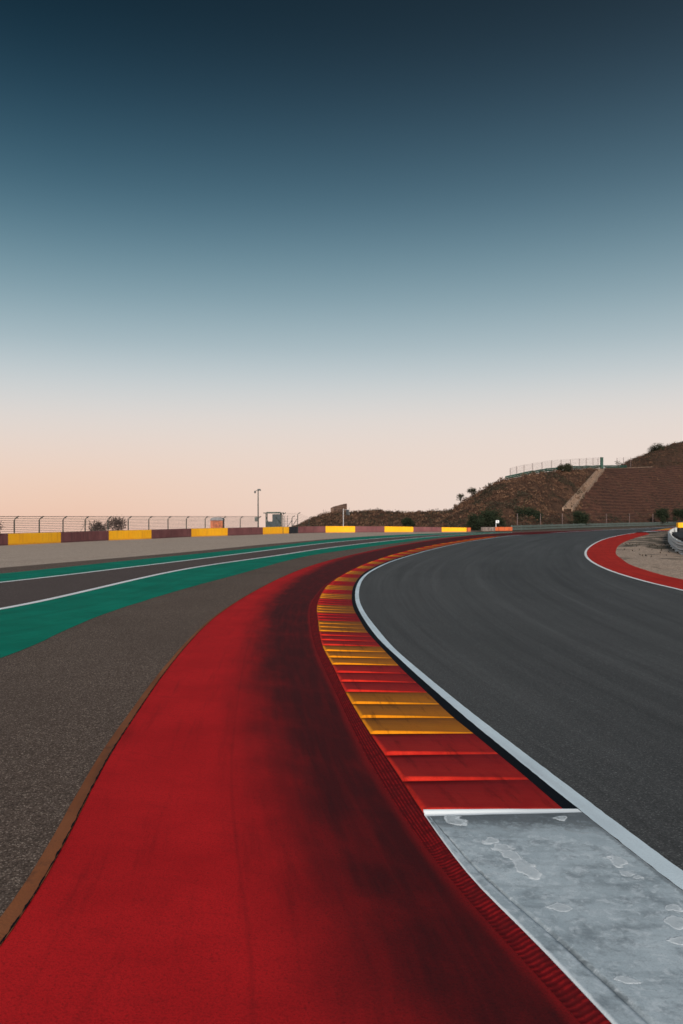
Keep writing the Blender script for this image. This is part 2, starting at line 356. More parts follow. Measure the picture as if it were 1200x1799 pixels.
def mk_slab():
    n = N('worn_white_kerb_paint'); p = n.obj(); x = n.xyz(n.attr()); P = n.xyz(p)
    a = n.noise(1.6, 6, .62); b = n.noise(14, 5, .7, dist=.5); f = n.noise(90, 3, .7); hor = n.noise(1., 5, .65, vec=n.scale(p, (1.4, 9, 1)))
    c = n.mix(n.rng(a, .3, .7), (.39,.455,.49), (.54,.61,.645))
    c = n.mix(n.rng(hor, .48, .70, 0, .35), c, (.17,.20,.22)); c = n.mix(n.rng(n.noise(4, 7, .75), .46, .66, 0, .75), c, (.20,.235,.26)); c = n.mix(n.rng(b, .48, .66, 0, .7), c, (.66,.71,.74))
    c = n.mix(n.rng(f, .5, .75, 0, .4), c, (.15,.165,.18))
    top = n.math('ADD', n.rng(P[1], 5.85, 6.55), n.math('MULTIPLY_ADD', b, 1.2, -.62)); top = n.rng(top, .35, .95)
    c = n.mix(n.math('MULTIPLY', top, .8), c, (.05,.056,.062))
    gr = n.math('ADD', n.math('ABSOLUTE', n.math('SUBTRACT', x[2], .135)), n.math('MULTIPLY_ADD', b, .08, -.04))
    c = n.mix(n.math('MULTIPLY', n.rng(gr, .03, .0, 0, .7), n.rng(n.noise(3, 4), .35, .6, .25, 1.)), c, (.06,.068,.075))
    gl = n.math('ABSOLUTE', n.math('SUBTRACT', x[2], .105)); gl = n.math('ADD', gl, n.math('MULTIPLY', n.noise(9, 4), .05))
    c = n.mix(n.math('MULTIPLY', n.rng(gl, .05, .02, 0, .9), n.rng(n.noise(7, 5, .7), .4, .6, .1, 1.)), c, (.66,.72,.76))
    eg = n.math('ADD', x[2], n.math('MULTIPLY', n.noise(12, 4), .05)); c = n.mix(n.rng(eg, .05, .03, 0, .85), c, (.66,.72,.76))
    er = n.math('ADD', n.math('SUBTRACT', 1., x[0]), n.math('MULTIPLY_ADD', b, .06, -.03)); c = n.mix(n.rng(er, .035, .012, 0, .55), c, (.13,.14,.15))
    # thick drips of fresher paint: warped distance to each spot
    wn = n.node('ShaderNodeTexNoise'); wn.inputs['Scale'].default_value = 9; wn.inputs['Detail'].default_value = 5; n.put(wn.inputs['Vector'], p)
    wv = n.node('ShaderNodeVectorMath', operation='MULTIPLY_ADD'); n.put(wv.inputs[0], wn.outputs['Color']); wv.inputs[1].default_value = (.16,.16,0); n.put(wv.inputs[2], p)
    W = wv.outputs[0]; dmin = None
    for (u, v, rx, ry, rot) in BLOTS:
        gx, gy = g(u, v, .03)
        sb = n.node('ShaderNodeVectorMath', operation='SUBTRACT'); n.put(sb.inputs[0], W); sb.inputs[1].default_value = (gx+.08, gy+.08, 0)
        q = n.xyz(sb.outputs[0]); ca, sa = cos(rot), sin(rot)
        X = n.math('ADD', n.math('MULTIPLY', q[0], ca/rx), n.math('MULTIPLY', q[1], sa/rx)); Y = n.math('ADD', n.math('MULTIPLY', q[0], -sa/ry), n.math('MULTIPLY', q[1], ca/ry))
        d = n.math('SQRT', n.math('ADD', n.math('MULTIPLY', X, X), n.math('MULTIPLY', Y, Y)))
        dmin = d if dmin is None else n.math('MINIMUM', dmin, d)
    wear2 = n.noise(26, 4, .7); inside = n.rng(dmin, 1.05, .95); rim = n.math('MULTIPLY', n.rng(dmin, 1.14, .98), n.rng(dmin, .6, .95))
    c = n.mix(n.math('MULTIPLY', inside, n.rng(wear2, .3, .6, .3, .8)), c, (.60,.64,.66)); c = n.mix(n.math('MULTIPLY', rim, n.rng(wear2, .3, .55, .25, .95)), c, (.78,.82,.84))
    tip = n.rng(n.attr('ph', 'Fac'), .3, .7); c = n.mix(tip, c, (.82,.86,.88))
    hgt = n.math('ADD', n.math('MULTIPLY', inside, 1.), n.math('ADD', n.math('MULTIPLY', b, .5), n.math('MULTIPLY', f, .3)))
    n.bump(hgt, .006, .8); return n.done(c, .5, .4)
BLOTS = [(860,1482,.07,.06,.3), (882,1494,.075,.07,.5), (900,1507,.06,.10,.3), (925,1530,.055,.17,.25), (985,1599,.055,.05,0), (1102,1727,.058,.042,0), (1082,1513,.055,.10,0), (1100,1534,.04,.035,0),
         (1122,1541,.028,.03,0), (800,1446,.07,.12,.4), (985,1438,.05,.05,0), (1185,1596,.05,.05,0), (1190,1622,.06,.07,0), (1192,1652,.055,.05,0)]
MAT['slab'] = mk_slab()
def mk_earth(name, cols, furrow=False):
    n = N(name); a = n.noise(.09, 5, .6); b = n.noise(.7, 6, .65, dist=.4); c2 = n.noise(3.5, 5, .7); d = n.noise(.25, 5, .6)
    c = n.mix(n.rng(a, .35, .65), cols[0], cols[1]); c = n.mix(n.rng(b, .42, .66), c, cols[2]); c = n.mix(n.rng(c2, .48, .7, 0, .8), c, cols[3])
    c = n.mix(n.rng(d, .56, .7, 0, .6), c, cols[4])
    if furrow:
        z = n.xyz(n.obj())[2]; fn = n.noise(.5, 4); w = n.math('SINE', n.math('ADD', n.math('MULTIPLY', z, 2*pi/.8), n.math('MULTIPLY', n.noise(.12, 5), 14.)))
        c = n.mix(n.rng(w, .1, .9, 0, .55), c, cols[5])
    n.bump(n.math('ADD', b, n.math('MULTIPLY', c2, .5)), .5, .8); return n.done(c, .95, .1)
MAT['hill'] = mk_earth('scrub_hillside', [(.054,.031,.021), (.082,.043,.028), (.032,.018,.013), (.16,.088,.055), (.030,.034,.018)])
MAT['terrace'] = mk_earth('ribbed_red_bank', [(.052,.024,.018), (.080,.035,.025), (.038,.020,.016), (.125,.066,.044), (.030,.028,.018), (.125,.060,.040)], True)
MAT['ground'] = mk_earth('dry_earth', [(.12,.09,.07), (.16,.12,.09), (.08,.06,.045), (.2,.155,.12), (.06,.055,.035)])
def mk_island():
    n = N('island_dirt'); a = n.noise(.32, 6, .65, dist=.5); b = n.noise(5, 6, .7); gcol = n.xyz(n.voro(18, out='Color'))[0]; s = n.noise(.5, 5, .6, vec=n.scale(n.obj(), (1, .35, 1)))
    c = n.mix(gcol, (.30,.215,.16), (.56,.42,.32)); c = n.mix(n.rng(b, .45, .7, 0, .6), c, (.13,.10,.08))
    c = n.mix(n.rng(n.math('ADD', n.math('ADD', a, s), n.rng(n.xyz(n.obj())[0], 17., 26., -.08, .10)), 1.0, 1.16, 0, .85), c, (.045,.043,.030)); n.bump(b, .05, .8); return n.done(c, .95, .1)
MAT['island'] = mk_island()
def mk_wall(name, c0, c1, dirt, amt):
    n = N(name); p = n.obj(); a = n.noise(.8, 5); b = n.noise(9, 5, .7); z = n.xyz(p)[2]
    s = n.noise(1., 4, .6, vec=n.scale(p, (3.2, 3.2, .35))); c = n.mix(n.rng(a, .3, .7), c0, c1); c = n.mix(n.rng(s, .46, .7, 0, amt), c, dirt)
    c = n.mix(n.rng(b, .5, .75, 0, amt*.7), c, dirt); c = n.mix(n.math('MULTIPLY', n.rng(n.math('ADD', z, n.math('MULTIPLY', s, .3)), .34, .16), .75), c, dirt)
    n.bump(b, .02, .6); return n.done(c, .75, .25)
MAT['wy'] = mk_wall('wall_yellow_paint', (.92,.42,.010), (.95,.47,.014), (.55,.24,.03), .35)
MAT['wr'] = mk_wall('wall_red_paint', (.155,.055,.058), (.20,.078,.078), (.09,.04,.042), .6)
MAT['wk'] = plain('gate_black', (.012,.014,.018), .6)
MAT['wo'] = mk_wall('block_orange_paint', (.46,.095,.03), (.55,.12,.035), (.2,.06,.035), .5)
MAT['wg'] = plain('block_bare_concrete', (.22,.17,.15), .85)
MAT['postg'] = plain('fence_post_green', (.020,.035,.030), .55)
MAT['wire'] = plain('galvanised_wire', (.15,.105,.10), .6)
MAT['wiregreen'] = plain('green_wire', (.030,.060,.042), .5)
MAT['steel'] = plain('galvanised_steel', (.42,.44,.45), .45, .2, 2., metal=.6)
MAT['railgreen'] = plain('weathered_green_rail', (.105,.135,.120), .55, .2, 1.5, metal=.2)
MAT['darkgreen'] = plain('dark_green_panel', (.010,.052,.036), .6)
MAT['greywall'] = plain('booth_grey_panel', (.04,.052,.058), .7)
MAT['roofgreen'] = plain('booth_green_roof', (.020,.045,.035), .6)
MAT['hutorange'] = plain('hut_orange_panel', (.50,.15,.065), .7, .3)
MAT['hutroof'] = plain('hut_grey_roof', (.26,.26,.27), .7)
MAT['brick'] = plain('ruin_brown_stone', (.085,.048,.034), .9, .45, .8)
MAT['rubber'] = plain('black_rubber', (.010,.011,.014), .8, .3, 3.)
MAT['concrete'] = plain('chute_concrete', (.27,.18,.125), .9, .3, 1.2)
MAT['kerbstone'] = plain('shelf_stone', (.18,.12,.085), .9, .3, 1.2)
MAT['signwhite'] = plain('sign_white', (.72,.73,.74), .5, .05)
MAT['signink'] = plain('sign_dark_ink', (.03,.03,.035), .6)
MAT['bark'] = plain('bark', (.055,.040,.030), .9)
def mk_leaf(name, c0, c1, c2):
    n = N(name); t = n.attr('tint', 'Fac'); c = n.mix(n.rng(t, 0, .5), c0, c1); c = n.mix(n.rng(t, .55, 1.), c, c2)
    return n.done(c, .8, .15)
MAT['leafdark'] = mk_leaf('leaf_dark', (.012,.018,.010), (.020,.028,.014), (.040,.044,.022))
MAT['leafolive'] = mk_leaf('leaf_olive', (.022,.024,.014), (.036,.036,.020), (.060,.052,.030))
MAT['leafbrown'] = mk_leaf('leaf_dry_brown', (.045,.034,.030), (.075,.055,.045), (.12,.088,.068))
MAT['tuft'] = mk_leaf('dry_tuft', (.036,.019,.014), (.085,.043,.027), (.17,.098,.060))
MAT['tuftdark'] = mk_leaf('dark_tuft', (.016,.016,.011), (.034,.028,.018), (.07,.05,.033))

# ------------------------------------------------------------------ traced ground curves
def G(*p, z=0.0): return [g(u, v, z) for u, v in p]
wall_pts = [(-46,20),(-37,44)]+G((0,958.7),(107,953.7),(191,949.5),(266,946.7),(336,943.2),(400,941.2),(462,939),(523,937),(572,935.9),(624,935.5),(676,935.2),(726,934.8),(776,934.5),(820,934.4))
WALL = spline(wall_pts, 1.0)
grav_in = spline([(-34,-5),(-24.5,18)]+G((0,998),(100,989.5),(200,981),(300,972.5),(400,963),(450,958),(520,952),(600,945.5),(675,941),(740,938.3),(800,936.2),(850,935)), .8)
gr1_top = spline([(-31.5,-5),(-22.4,18)]+G((0,1009),(167,991),(333,974.5),(450,963),(550,951.5),(625,943.9),(700,939.8),(775,937),(850,935.4),(900,934.4)), .8)
wl1 = spline([(-28,-5),(-19.5,14)]+G((0,1024.7),(167,1004.6),(333,984.6),(500,963.3),(550,956.8),(625,949.3),(700,943.6),(775,939.2),(850,936.6),(900,935.3)), .8)
wl2 = spline([(-19.5,-5),(-14.2,9)]+G((0,1075.5),(83,1055),(167,1035.4),(250,1015.8),(333,998.5),(500,974.6),(550,966.5),(625,956.8),(700,948.6),(775,941.9),(850,937.6),(900,936)), .8)
gr2_bot = spline([(-12.6,-5),(-8.6,5)]+G((0,1162.5),(83,1123),(167,1085),(250,1057.5),(333,1032.5),(417,1010),(500,986.5),(550,975.4),(625,964.3),(700,953.9),(775,944.3),(850,939),(900,937)), .6)
red_l = spline([(-2.3,-4),(-2.15,1)]+G((0,1685),(40,1612),(83,1546),(142,1425),(196,1321),(230,1271),(277,1200),(333,1129.5),(375,1088),(417,1058),(458,1034),(500,1013),(555,992),(632,972),(708,957),(785,945.4),(862,938.2),(940,934.6),(1000,932.7),(1060,930.8)), .35)
red_r = spline([(3.2,-4),(1.82,1)]+G((1012,1792),(933,1708),(867,1640),(787,1550),(712,1446),(665,1372),(630,1308),(602,1247),(575,1190),(559,1155),(549,1125),(544.5,1095),(545,1066),(557,1046),(571,1031),(588,1018.5),(604,1009),(623,999.5),(642,991),(665,983),(688,975.6),(727,965.4),(766,957.2),(804,951),(842.5,945.2),(880,941),(920,938),(980,935.4),(1060,932.2)), .25)
ZK = .055
kl = spline([(2.55,-1.2),(1.93,1.2)]+G((1077,1799),(992,1708),(908,1621),(837,1554),(780,1480),(746,1432),(707,1372),(677,1327),(652,1291),(607,1216),(584,1168),(566.5,1134),(559,1092),(557,1065),(564.6,1044),(574,1030),(589.5,1018),(605,1008.5),(624,999),(643,990.5),(666,982.4),(689,974.9),(727.5,965),(766,956.9),(804,950.7),(842.5,945.1),(880,941), z=ZK), .05)
kr = spline([(3.6,-1.2),(2.98,1.2),(2.29,4.2)]+G((1168,1570),(988.3,1425),(923.3,1368.3),(873.3,1326.7),(828.3,1288.8),(795,1262.5),(768.3,1236.7),(746.7,1215.8),(710,1181.7),(683.3,1153.3),(661.3,1130),(643.2,1109.3),(631.5,1089.5),(622.2,1073.2),(618.7,1060.3),(618.1,1046.3),(621,1031.2),(630.3,1016),(642,1005.5),(657.2,997.3),(671.2,990.9),(686.3,985),(705,979.2),(728.3,972.4),(746.7,967.6),(785,958.6),(823,951.2),(870,944.2)), .05)
wll = spline([(4.5,-4),(3.06,1.2),(2.37,4.2)]+G((1198.3,1570),(1150,1533.3),(1116.7,1506.7),(1080,1476.7),(1048.3,1453.3),(1015.8,1425),(988.3,1403.3),(961.7,1382.5),(926.7,1353.3),(893.3,1325.8),(856.7,1295.5),(820,1266),(790,1239),(763.3,1215.8),(725,1181.7),(695,1153.3),(670,1130),(651.3,1107),(637.3,1086),(629.2,1070.8),(625,1059.2),(623.9,1045.2),(626.2,1031.2),(633.8,1017.2),(644.3,1007.8),(657.2,1000),(674.7,991.5),(690,985.6),(718,976.9),(748,968.3),(786,959.3),(824,951.8),(860,946.2),(900,941.1),(940,938),(980,935.8),(1040,932.5),(1100,929.8),(1190,925.5),(1290,921)), .15)
wlr = spline([(4.7,-4),(3.25,1.2),(2.55,4.2)]+G((1198.3,1536.7),(1141.7,1493.3),(1083.3,1450),(1018.3,1400),(978.3,1370),(936.7,1338.3),(886.7,1300),(836.5,1261.5),(800,1231.7),(766.7,1205),(733.3,1176.7),(700,1148.3),(682.3,1130),(664.2,1108.2),(646.7,1086),(637.3,1070.8),(632.1,1058),(630.6,1045.2),(631.5,1034.7),(636.2,1021.8),(645.5,1010.2),(658.2,1001.8),(675.7,992.9),(691,986.5),(720,977.2),(750,968.5),(788,959.3),(825.5,951.8),(861,946.4),(900,941.4),(940,938.2),(980,936),(1040,932.7),(1100,930),(1190,925.7),(1290,921.2)), .15)
isl = spline([(13,-14),(9.6,8)]+G((1200,1039),(1150,1027.5),(1100,1013.7),(1067,1002.5),(1042,990.5),(1030,981),(1026.7,973.3),(1030,965),(1041.7,956),(1058,948.4),(1083,941.7),(1108,937.4),(1141.7,933),(1166.7,929.4),(1186.7,926.8),(1230,923.6),(1290,920.5)), .5)
isl_in = spline([(17,-14),(13.1,8)]+G((1200,1019),(1166.7,1011.7),(1133,1001.7),(1108,993),(1093,983),(1083,975),(1082.5,966.7),(1088,958),(1103,950),(1125,942.7),(1142,938.5)), .5)
def offset(P, d): return [p+Vector((-tangent(P, i).y, tangent(P, i).x))*d for i, p in enumerate(P)]

# ------------------------------------------------------------------ ground sheet with the plateau falling away beyond the wall
def near_wall(x, y):
    best = 1e9; sgn = 1; p = Vector((x, y))
    for i in range(0, len(WALL)-4, 4):
        a, b = WALL[i], WALL[i+4]; ab = b-a; k = (p-a).dot(ab)/ab.length_squared
        k = min(max(k, 0 if i else -9), 1); q = a+ab*k; d = (p-q).length
        if d < best: best = d; sgn = 1 if ab.x*(p-a).y-ab.y*(p-a).x > 0 else -1
    return best*sgn
def smooth(a, b, x): k = min(max((x-a)/(b-a), 0), 1); return k*k*(3-2*k)
def ground_z(x, y):
    u = CU+F*x/y if y > 5 else (-5000 if x < 0 else 5000)
    w = 1-smooth(500, 560, u); s = near_wall(x, y) if x < 40 else 0
    z = -26*smooth(6, 70, s)*w if s > 0 else 0
    return z-140*smooth(330, 1500, y)-120*smooth(250, 1500, abs(x))
xs = [-2500,-1500,-800,-450,-300,-220]+list(range(-170, 161, 5))+[180,220,280,350,450,600,900,1500,2500]
ys = [-900,-300,-120,-60,-30]+list(range(-10, 281, 5))+[300,330,380,450,550,700,1000,1500,2400]
vs = [(x, y, ground_z(x, y)) for y in ys for x in xs]; W_ = len(xs)
me = bpy.data.meshes.new('ground'); me.from_pydata(vs, [], [(j*W_+i, j*W_+i+1, (j+1)*W_+i+1, (j+1)*W_+i) for j in range(len(ys)-1) for i in range(W_-1)])
me.materials.append(MAT['ground']); me.polygons.foreach_set('use_smooth', [True]*len(me.polygons))
o = bpy.data.objects.new('ground', me); col.objects.link(o); tag(o, 'dry brown earth around the circuit', kind='structure')

def relax(P, k):
    for _ in range(k): P = [P[0]]+[(P[i-1]+P[i]*2+P[i+1])/4 for i in range(1, len(P)-1)]+[P[-1]]
    return P
wl1, wl2, gr1_top, gr2_bot = relax(wl1, 25), relax(wl2, 22), relax(gr1_top, 20), relax(gr2_bot, 6)
sheet('gravel_trap', WALL, grav_in, .006, MAT['gravel'], 6, 'pale tan gravel trap in front of the red and yellow wall')
sheet('runoff_asphalt', grav_in, wll, .010, MAT['runoff'], 8, 'coarse brownish run-off asphalt left of the red strip')
sheet('service_lane', wl1, wl2, .016, MAT['lane'], 4, 'brownish asphalt lane between the two green bands')
sheet('green_band', gr1_top, wl1, .016, MAT['green'], 2, 'far green painted band beside the gravel')
sheet('green_band', wl2, gr2_bot, .016, MAT['green'], 3, 'near green painted band, the wider one', rag=.02)
sheet('white_line', offset(wl1, .11), offset(wl1, -.11), .022, MAT['white2'], 1, 'far white line along the green band')
sheet('white_line', offset(wl2, .115), offset(wl2, -.115), .022, MAT['white2'], 1, 'near white line along the wider green band')
def zr(k, s, p): return .018
sheet('red_runoff', red_l, red_r, .020, MAT['red'], 24, 'red painted run-off strip blackened by tyre rubber', n=700)
# rust coloured border, narrowing with distance
bord = [p+Vector((-tangent(red_l, i).y, tangent(red_l, i).x))*(.11*max(.25, 1-max(p.y-4, 0)/26)) for i, p in enumerate(red_l)]
nb = max(i for i, p in enumerate(red_l) if p.y < 48)
sheet('rust_border', bord[:nb], [p+Vector((.008, 0)) for p in red_l[:nb]], .024, MAT['orange'], 1, 'rust brown border of the red strip', rag=.006)
jag = [p+Vector((.0, 0)) for p in red_l[:nb]]
sheet('torn_edge', offset(jag, .003), offset(jag, -.006), .0265, MAT['black'], 1, 'thin dark torn edge between rust border and red paint', rag=.009, n=2400)
sheet('race_track', wlr, isl, .014, MAT['track'], 12, 'dark grey race track sweeping to the right', n=400)
sheet('white_line', wll, wlr, .024, MAT['white'], 1, 'white line between kerb and track', rag=.010, n=3000)
wi = offset(isl, -.14)
sheet('white_line', isl, wi, .024, MAT['white2'], 1, 'white line round the island')
ni = min(i for i, p in enumerate(isl) if p.y > 127)
sheet('red_apron', wi[:ni], isl_in, .019, MAT['islandred'], 3, 'red painted apron of the island')
# island earth, gently domed
far_in = spline([(45,-14),(40,8),(48,40),(70,80),(110,120),(150,150)], 2)
isl_e = isl_in+[p for p in offset(isl, -2.2) if p.y > 124]
sheet('island_ground', isl_e, far_in, 0, MAT['island'], 16, 'pale dirt of the island with dark weedy patches', zf=lambda k, s, p: .018+min(k*14, 1)*.12+.10*noise.noise(Vector((p.x*.4, p.y*.4, 0)))*min(k*14, 1))

# ------------------------------------------------------------------ the ribbed kerb
KL = kl; KR = pair(KL, kr)
S = arc(KL)
def s_at_y(y): return next(S[i] for i, p in enumerate(KL) if p.y >= y)
b_rows = [1432,1291,1216,1168,1134,1109,1090,1075.6,1062,1050.6,1042,1035,1027.6]
bounds = [s_at_y(g(0, v, ZK)[1]) for v in b_rows]
while bounds[-1] < S[-1]-2: bounds.append(bounds[-1]+1.85)
S0 = bounds[0]
KW = pair(KL, offset(wll, .006))
def kz(k): return .020+(ZK-.020)*(1-k)
def cross_w(s): return at_arc(KL, S, s), at_arc(KW, S, s)
def cross(s):                                   # left and right points of the kerb at arc s
    return at_arc(KL, S, s), at_arc(KR, S, s)
ks = [0, .012, .03, .06, .15, .35, .6, .85, 1]
for bi in range(len(bounds)-1):
    a0, a1 = bounds[bi], bounds[bi+1]; red = bi % 2 == 0
    nr = 3; vs = []; fs = []; ph = []; ac = []; rows = []
    fine = a0 < S0+45
    phs = [0, .02, .04, .06, .085, .12, .3, .5, .7, .85, .94, .985] if fine else [0, .08, .14, .5]
    for r in range(nr):
        for q in phs: rows.append((a0+(a1-a0)*(r+q)/nr, q))
    rows.append((a1, 1.0))
    for s, q in rows:
        A, B = cross(min(s, S[-1]))
        # s grows away from the camera: quick rise (the rib's face, towards the camera), rounded crest, long fall
        hgt = smooth(0, .06, q) if q < .06 else 1-smooth(.06, 1.0, q)*.5-(q-.06)/.94*.5
        for k in ks:
            p = A+(B-A)*k; rise = .027*max(0, 1-k*1.06)**.8
            end = smooth(-.005, .045, k)
            wob = noise.noise(Vector((p.x*7, p.y*7, 3)))*.004 if fine else 0
            vs.append((p.x, p.y, kz(k)+rise*hgt*end+wob*(1-k))); ph.append(q); ac.append(k)
    m = len(ks)
    for i in range(len(rows)-1):
        for j in range(m-1): t = i*m+j; fs.append((t, t+1, t+m+1, t+m))
    me = bpy.data.meshes.new('kerb_section'); me.from_pydata(vs, [], fs); me.update()
    if me.polygons[0].normal.z < 0: me.flip_normals()
    for nm, dat in (('ph', ph), ('ac', ac)):
        at = me.attributes.new(nm, 'FLOAT', 'POINT'); at.data.foreach_set('value', dat)
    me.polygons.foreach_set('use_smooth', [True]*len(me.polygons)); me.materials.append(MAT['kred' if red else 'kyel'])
    o = bpy.data.objects.new('kerb_section', me); col.objects.link(o)
    tag(o, ('red' if red else 'yellow')+' ribbed section of the kerb', kind='structure')
# white worn slab nearer than the ribs
vs = []; fs = []; st = []; ph = []
rws = [S0*i/160 for i in range(160)]+[S0-.05, S0-.035, S0-.02, S0-.008, S0+.012]
rws = sorted(r for r in rws if r <= S0-.06 or r >= S0-.051)
cut = [0, .008, .02, .06, .09, .118, .128, .138, .148, .17, .26, .4, .55, .7, .85]
for s in rws:
    A, B = cross_w(s); w = (B-A).length; d = (B-A)/w; gf = .22+1.15*min(1, (S0-s)/3.0)
    for c in cut+[w]:
        real = c if c == w else c*(gf if c < .18 else 1) if c < .2 else c
        p = A+d*real; k = real/w; z = kz(k)+.004+noise.noise(Vector((p.x*3, p.y*3, 0)))*.003
        if c == 0: z -= .018
        if .118 < c < .148: z -= .010*smooth(0, .8, S0-s)
        tip = smooth(S0-.05, S0, s); z += tip*.022*max(0, 1-k)**.8
        vs.append((p.x, p.y, z)); st.append((k, s, c)); ph.append(smooth(S0-.075, S0-.045, s+noise.noise(Vector((p.x*14, p.y*14, 0)))*.016))
m = len(cut)+1
for i in range(len(rws)-1):
    for j in range(m-1): t = i*m+j; fs.append((t, t+1, t+m+1, t+m))
me = bpy.data.meshes.new('white_kerb_slab'); me.from_pydata(vs, [], fs); me.update()
if me.polygons[0].normal.z < 0: me.flip_normals()
at = me.attributes.new('st', 'FLOAT_VECTOR', 'POINT'); at.data.foreach_set('vector', [c for v in st for c in v])
at = me.attributes.new('ph', 'FLOAT', 'POINT'); at.data.foreach_set('value', ph)
me.polygons.foreach_set('use_smooth', [True]*len(me.polygons)); me.materials.append(MAT['slab'])
o = bpy.data.objects.new('white_kerb_slab', me); col.objects.link(o); tag(o, 'worn white kerb slab with paint drips, nearest the camera', kind='structure')
# grooved red strip sloping up to the kerb's back edge, and the dark gap in front
sheet('grooved_strip', red_r, KL, 0, MAT['groove'], 20, 'grooved dark red strip behind the kerb', zf=lambda k, s, p: .021+(ZK-.026)*smooth(.15, 1, k)+.002*sin(k*38)*smooth(5.6, 6.3, p.y), match='pair', n=800)
gap = [i for i, p in enumerate(wll) if 6.45 < p.y < 60]
krp = pair([wll[i] for i in gap], kr)
sheet('dark_gap', krp, [wll[i]+Vector((.004, 0)) for i in gap], .0215, MAT['black'], 1, 'black gap between ribbed kerb and white line')

# island's far kerb: white tip, then red, yellow, red
fk = [p for p in isl if p.y > 118]; fo = offset(fk, -3.2)
Sf = arc(fk)
for j, (a, b, mt, nm) in enumerate(((0,14,'white','white'), (14,26,'islandred','red'), (26,46,'wy','yellow'), (46,95,'islandred','red'))):
    ii = [i for i, s in enumerate(Sf) if a-.3 <= s <= b+.3]
    if len(ii) > 2:
        sheet('far_kerb', [fk[i] for i in ii], [fk[i]+(fo[i]-fk[i])*min(1, .15+(Sf[i])/16) for i in ii], .03+.002*j, MAT[mt], 2, nm+' length of the far kerb of the island', zf=lambda k, s, p, j=j: .03+.002*j+.10*k)

# ------------------------------------------------------------------ hills
def lerp_tab(T, u):
    if u <= T[0][0]: return T[0][1]
    for (a, x), (b, y) in zip(T, T[1:]):
        if u <= b: return x+(y-x)*(u-a)/(b-a)
    return T[-1][1]
GR = G((820,934),(847,933.7),(899,933),(940,931.5),(980,929.7),(1040,927.6),(1100,925.5),(1150,924),(1190,922.3),(1260,920.3),(1400,917.5))
GRU = [(CU+F*x/y, y) for x, y in GR]
def base_d(u): return max(lerp_tab(GRU, u)+9, 148)
SHELF = [(700,960),(740,928),(765,919),(780,909.5),(791,899.4),(807.5,885.7),(831,871),(853,858),(872,847),(894,841),(936,832.5),(963,828),(1000,824.4),(1063,822.5),(1100,822),(1142,820.6),(1200,817),(1400,806),(1700,800)]
SKYL = [(1075,819),(1081,818),(1094,816),(1108,808.7),(1127,802),(1141,795),(1152,789.6),(1165,785),(1182,779.4),(1200,776.2),(1260,770),(1400,774),(1700,790)]
def fr(x, y, s, seed=0): return noise.fractal(Vector((x*s, y*s, seed)), 1.0, 2.0, 4)
def hill_p(u, t, rough=True):
    db = base_d(u); wid = 46+smooth(1000, 1100, u)*8; ds = db+wid
    zs = max(vz(lerp_tab(SHELF, u), ds), -1.)
    if t <= 1:
        d = db+wid*t; z = zs*(.18*t+.82*smooth(-.25, 1.12, t)-.82*smooth(-.25, 1.12, 0)*(1-t))/(.18+.82*smooth(-.25, 1.12, 1))
        amp = .9*smooth(0, .15, t)*(1-smooth(.86, 1, t)*.85)
    elif t <= 1.3: d = ds+(t-1)/.3*14; z = zs+.05*(t-1); amp = .15
    else:
        k = (t-1.3); d0 = ds+14; d = d0+70*k; up = smooth(1078, 1092, u)
        zr_ = vz(lerp_tab(SKYL, u), d0+70)
        z = (zs+(zr_-zs)*(smooth(-.35, 1.15, min(k, 1))-smooth(-.35, 1.15, 0))/(smooth(-.35, 1.15, 1)-smooth(-.35, 1.15, 0)))*up+(zs-7*k)*(1-up)
        if k > 1: z -= (k-1)*8
        amp = .7*up*smooth(0, .2, k)
    x = (u-CU)/F*d
    if rough:
        if u > 1058 and t <= 1:                           # ribbed bank: shallow terraces
            z += .10*sin(z*2*pi/.8+3.5*fr(x, d, .05))*smooth(.03, .12, t)*(1-smooth(.92, 1, t)); amp *= .22
        z += fr(x, d, .16)*amp*.9+fr(x, d, .55, 5)*amp*.45
    return Vector((x, d, z-.05))
def grid(name, us, ts, fn, mats, pick, label):
    vs = [tuple(fn(u, t)) for t in ts for u in us]; w = len(us)
    fs = [(j*w+i, j*w+i+1, (j+1)*w+i+1, (j+1)*w+i) for j in range(len(ts)-1) for i in range(w-1)]
    me = bpy.data.meshes.new(name); me.from_pydata(vs, [], fs); me.update()
    if me.polygons[0].normal.z < 0: me.flip_normals()
    for m_ in mats: me.materials.append(m_)
    me.polygons.foreach_set('use_smooth', [True]*len(fs))
    me.polygons.foreach_set('material_index', [pick(us[i], ts[j]) for j in range(len(ts)-1) for i in range(w-1)])
    o = bpy.data.objects.new(name, me); col.objects.link(o); tag(o, label, kind='structure')
us = [740+i*2.6 for i in range(215)]+[1310+i*12 for i in range(32)]
ts = [i/90 for i in range(91)]+[1.05,1.1,1.2,1.3]+[1.3+i/34 for i in range(1, 42)]
grid('hillside', us, ts, hill_p, [MAT['hill'], MAT['terrace']], lambda u, t: 1 if (u > 1056+(1-t)*-52 and t < 1) else 0, 'brown scrub covered hillside with a ribbed red bank on its right')
LOW = [(505,928),(525,922),(540,914.5),(555,909),(575,904),(590,902),(610,901.5),(632,898.7),(662,897.5),(700,900.5),(725,901),(750,899.9),(775,898),(800,897.5),(840,896)]
def low_p(u, t):
    d = 172+t*50; zr_ = vz(lerp_tab(LOW, u), 222); z0 = -.3
    z = z0+(zr_-z0)*smooth(-.1, 1.05, min(t, 1))-(max(t-1, 0))*9; x = (u-CU)/F*d
    a = smooth(505, 560, u)*(1-.3*smooth(.9, 1, t)); z += (fr(x, d, .12, 8)*.6+fr(x, d, .4, 9)*.4)*a*(smooth(0, .2, t))
    return Vector((x, d, z))
grid('hillside', [500+i*2.5 for i in range(150)], [i/50 for i in range(80)], low_p, [MAT['hill']], lambda u, t: 0, 'low brown hill beyond the wall')

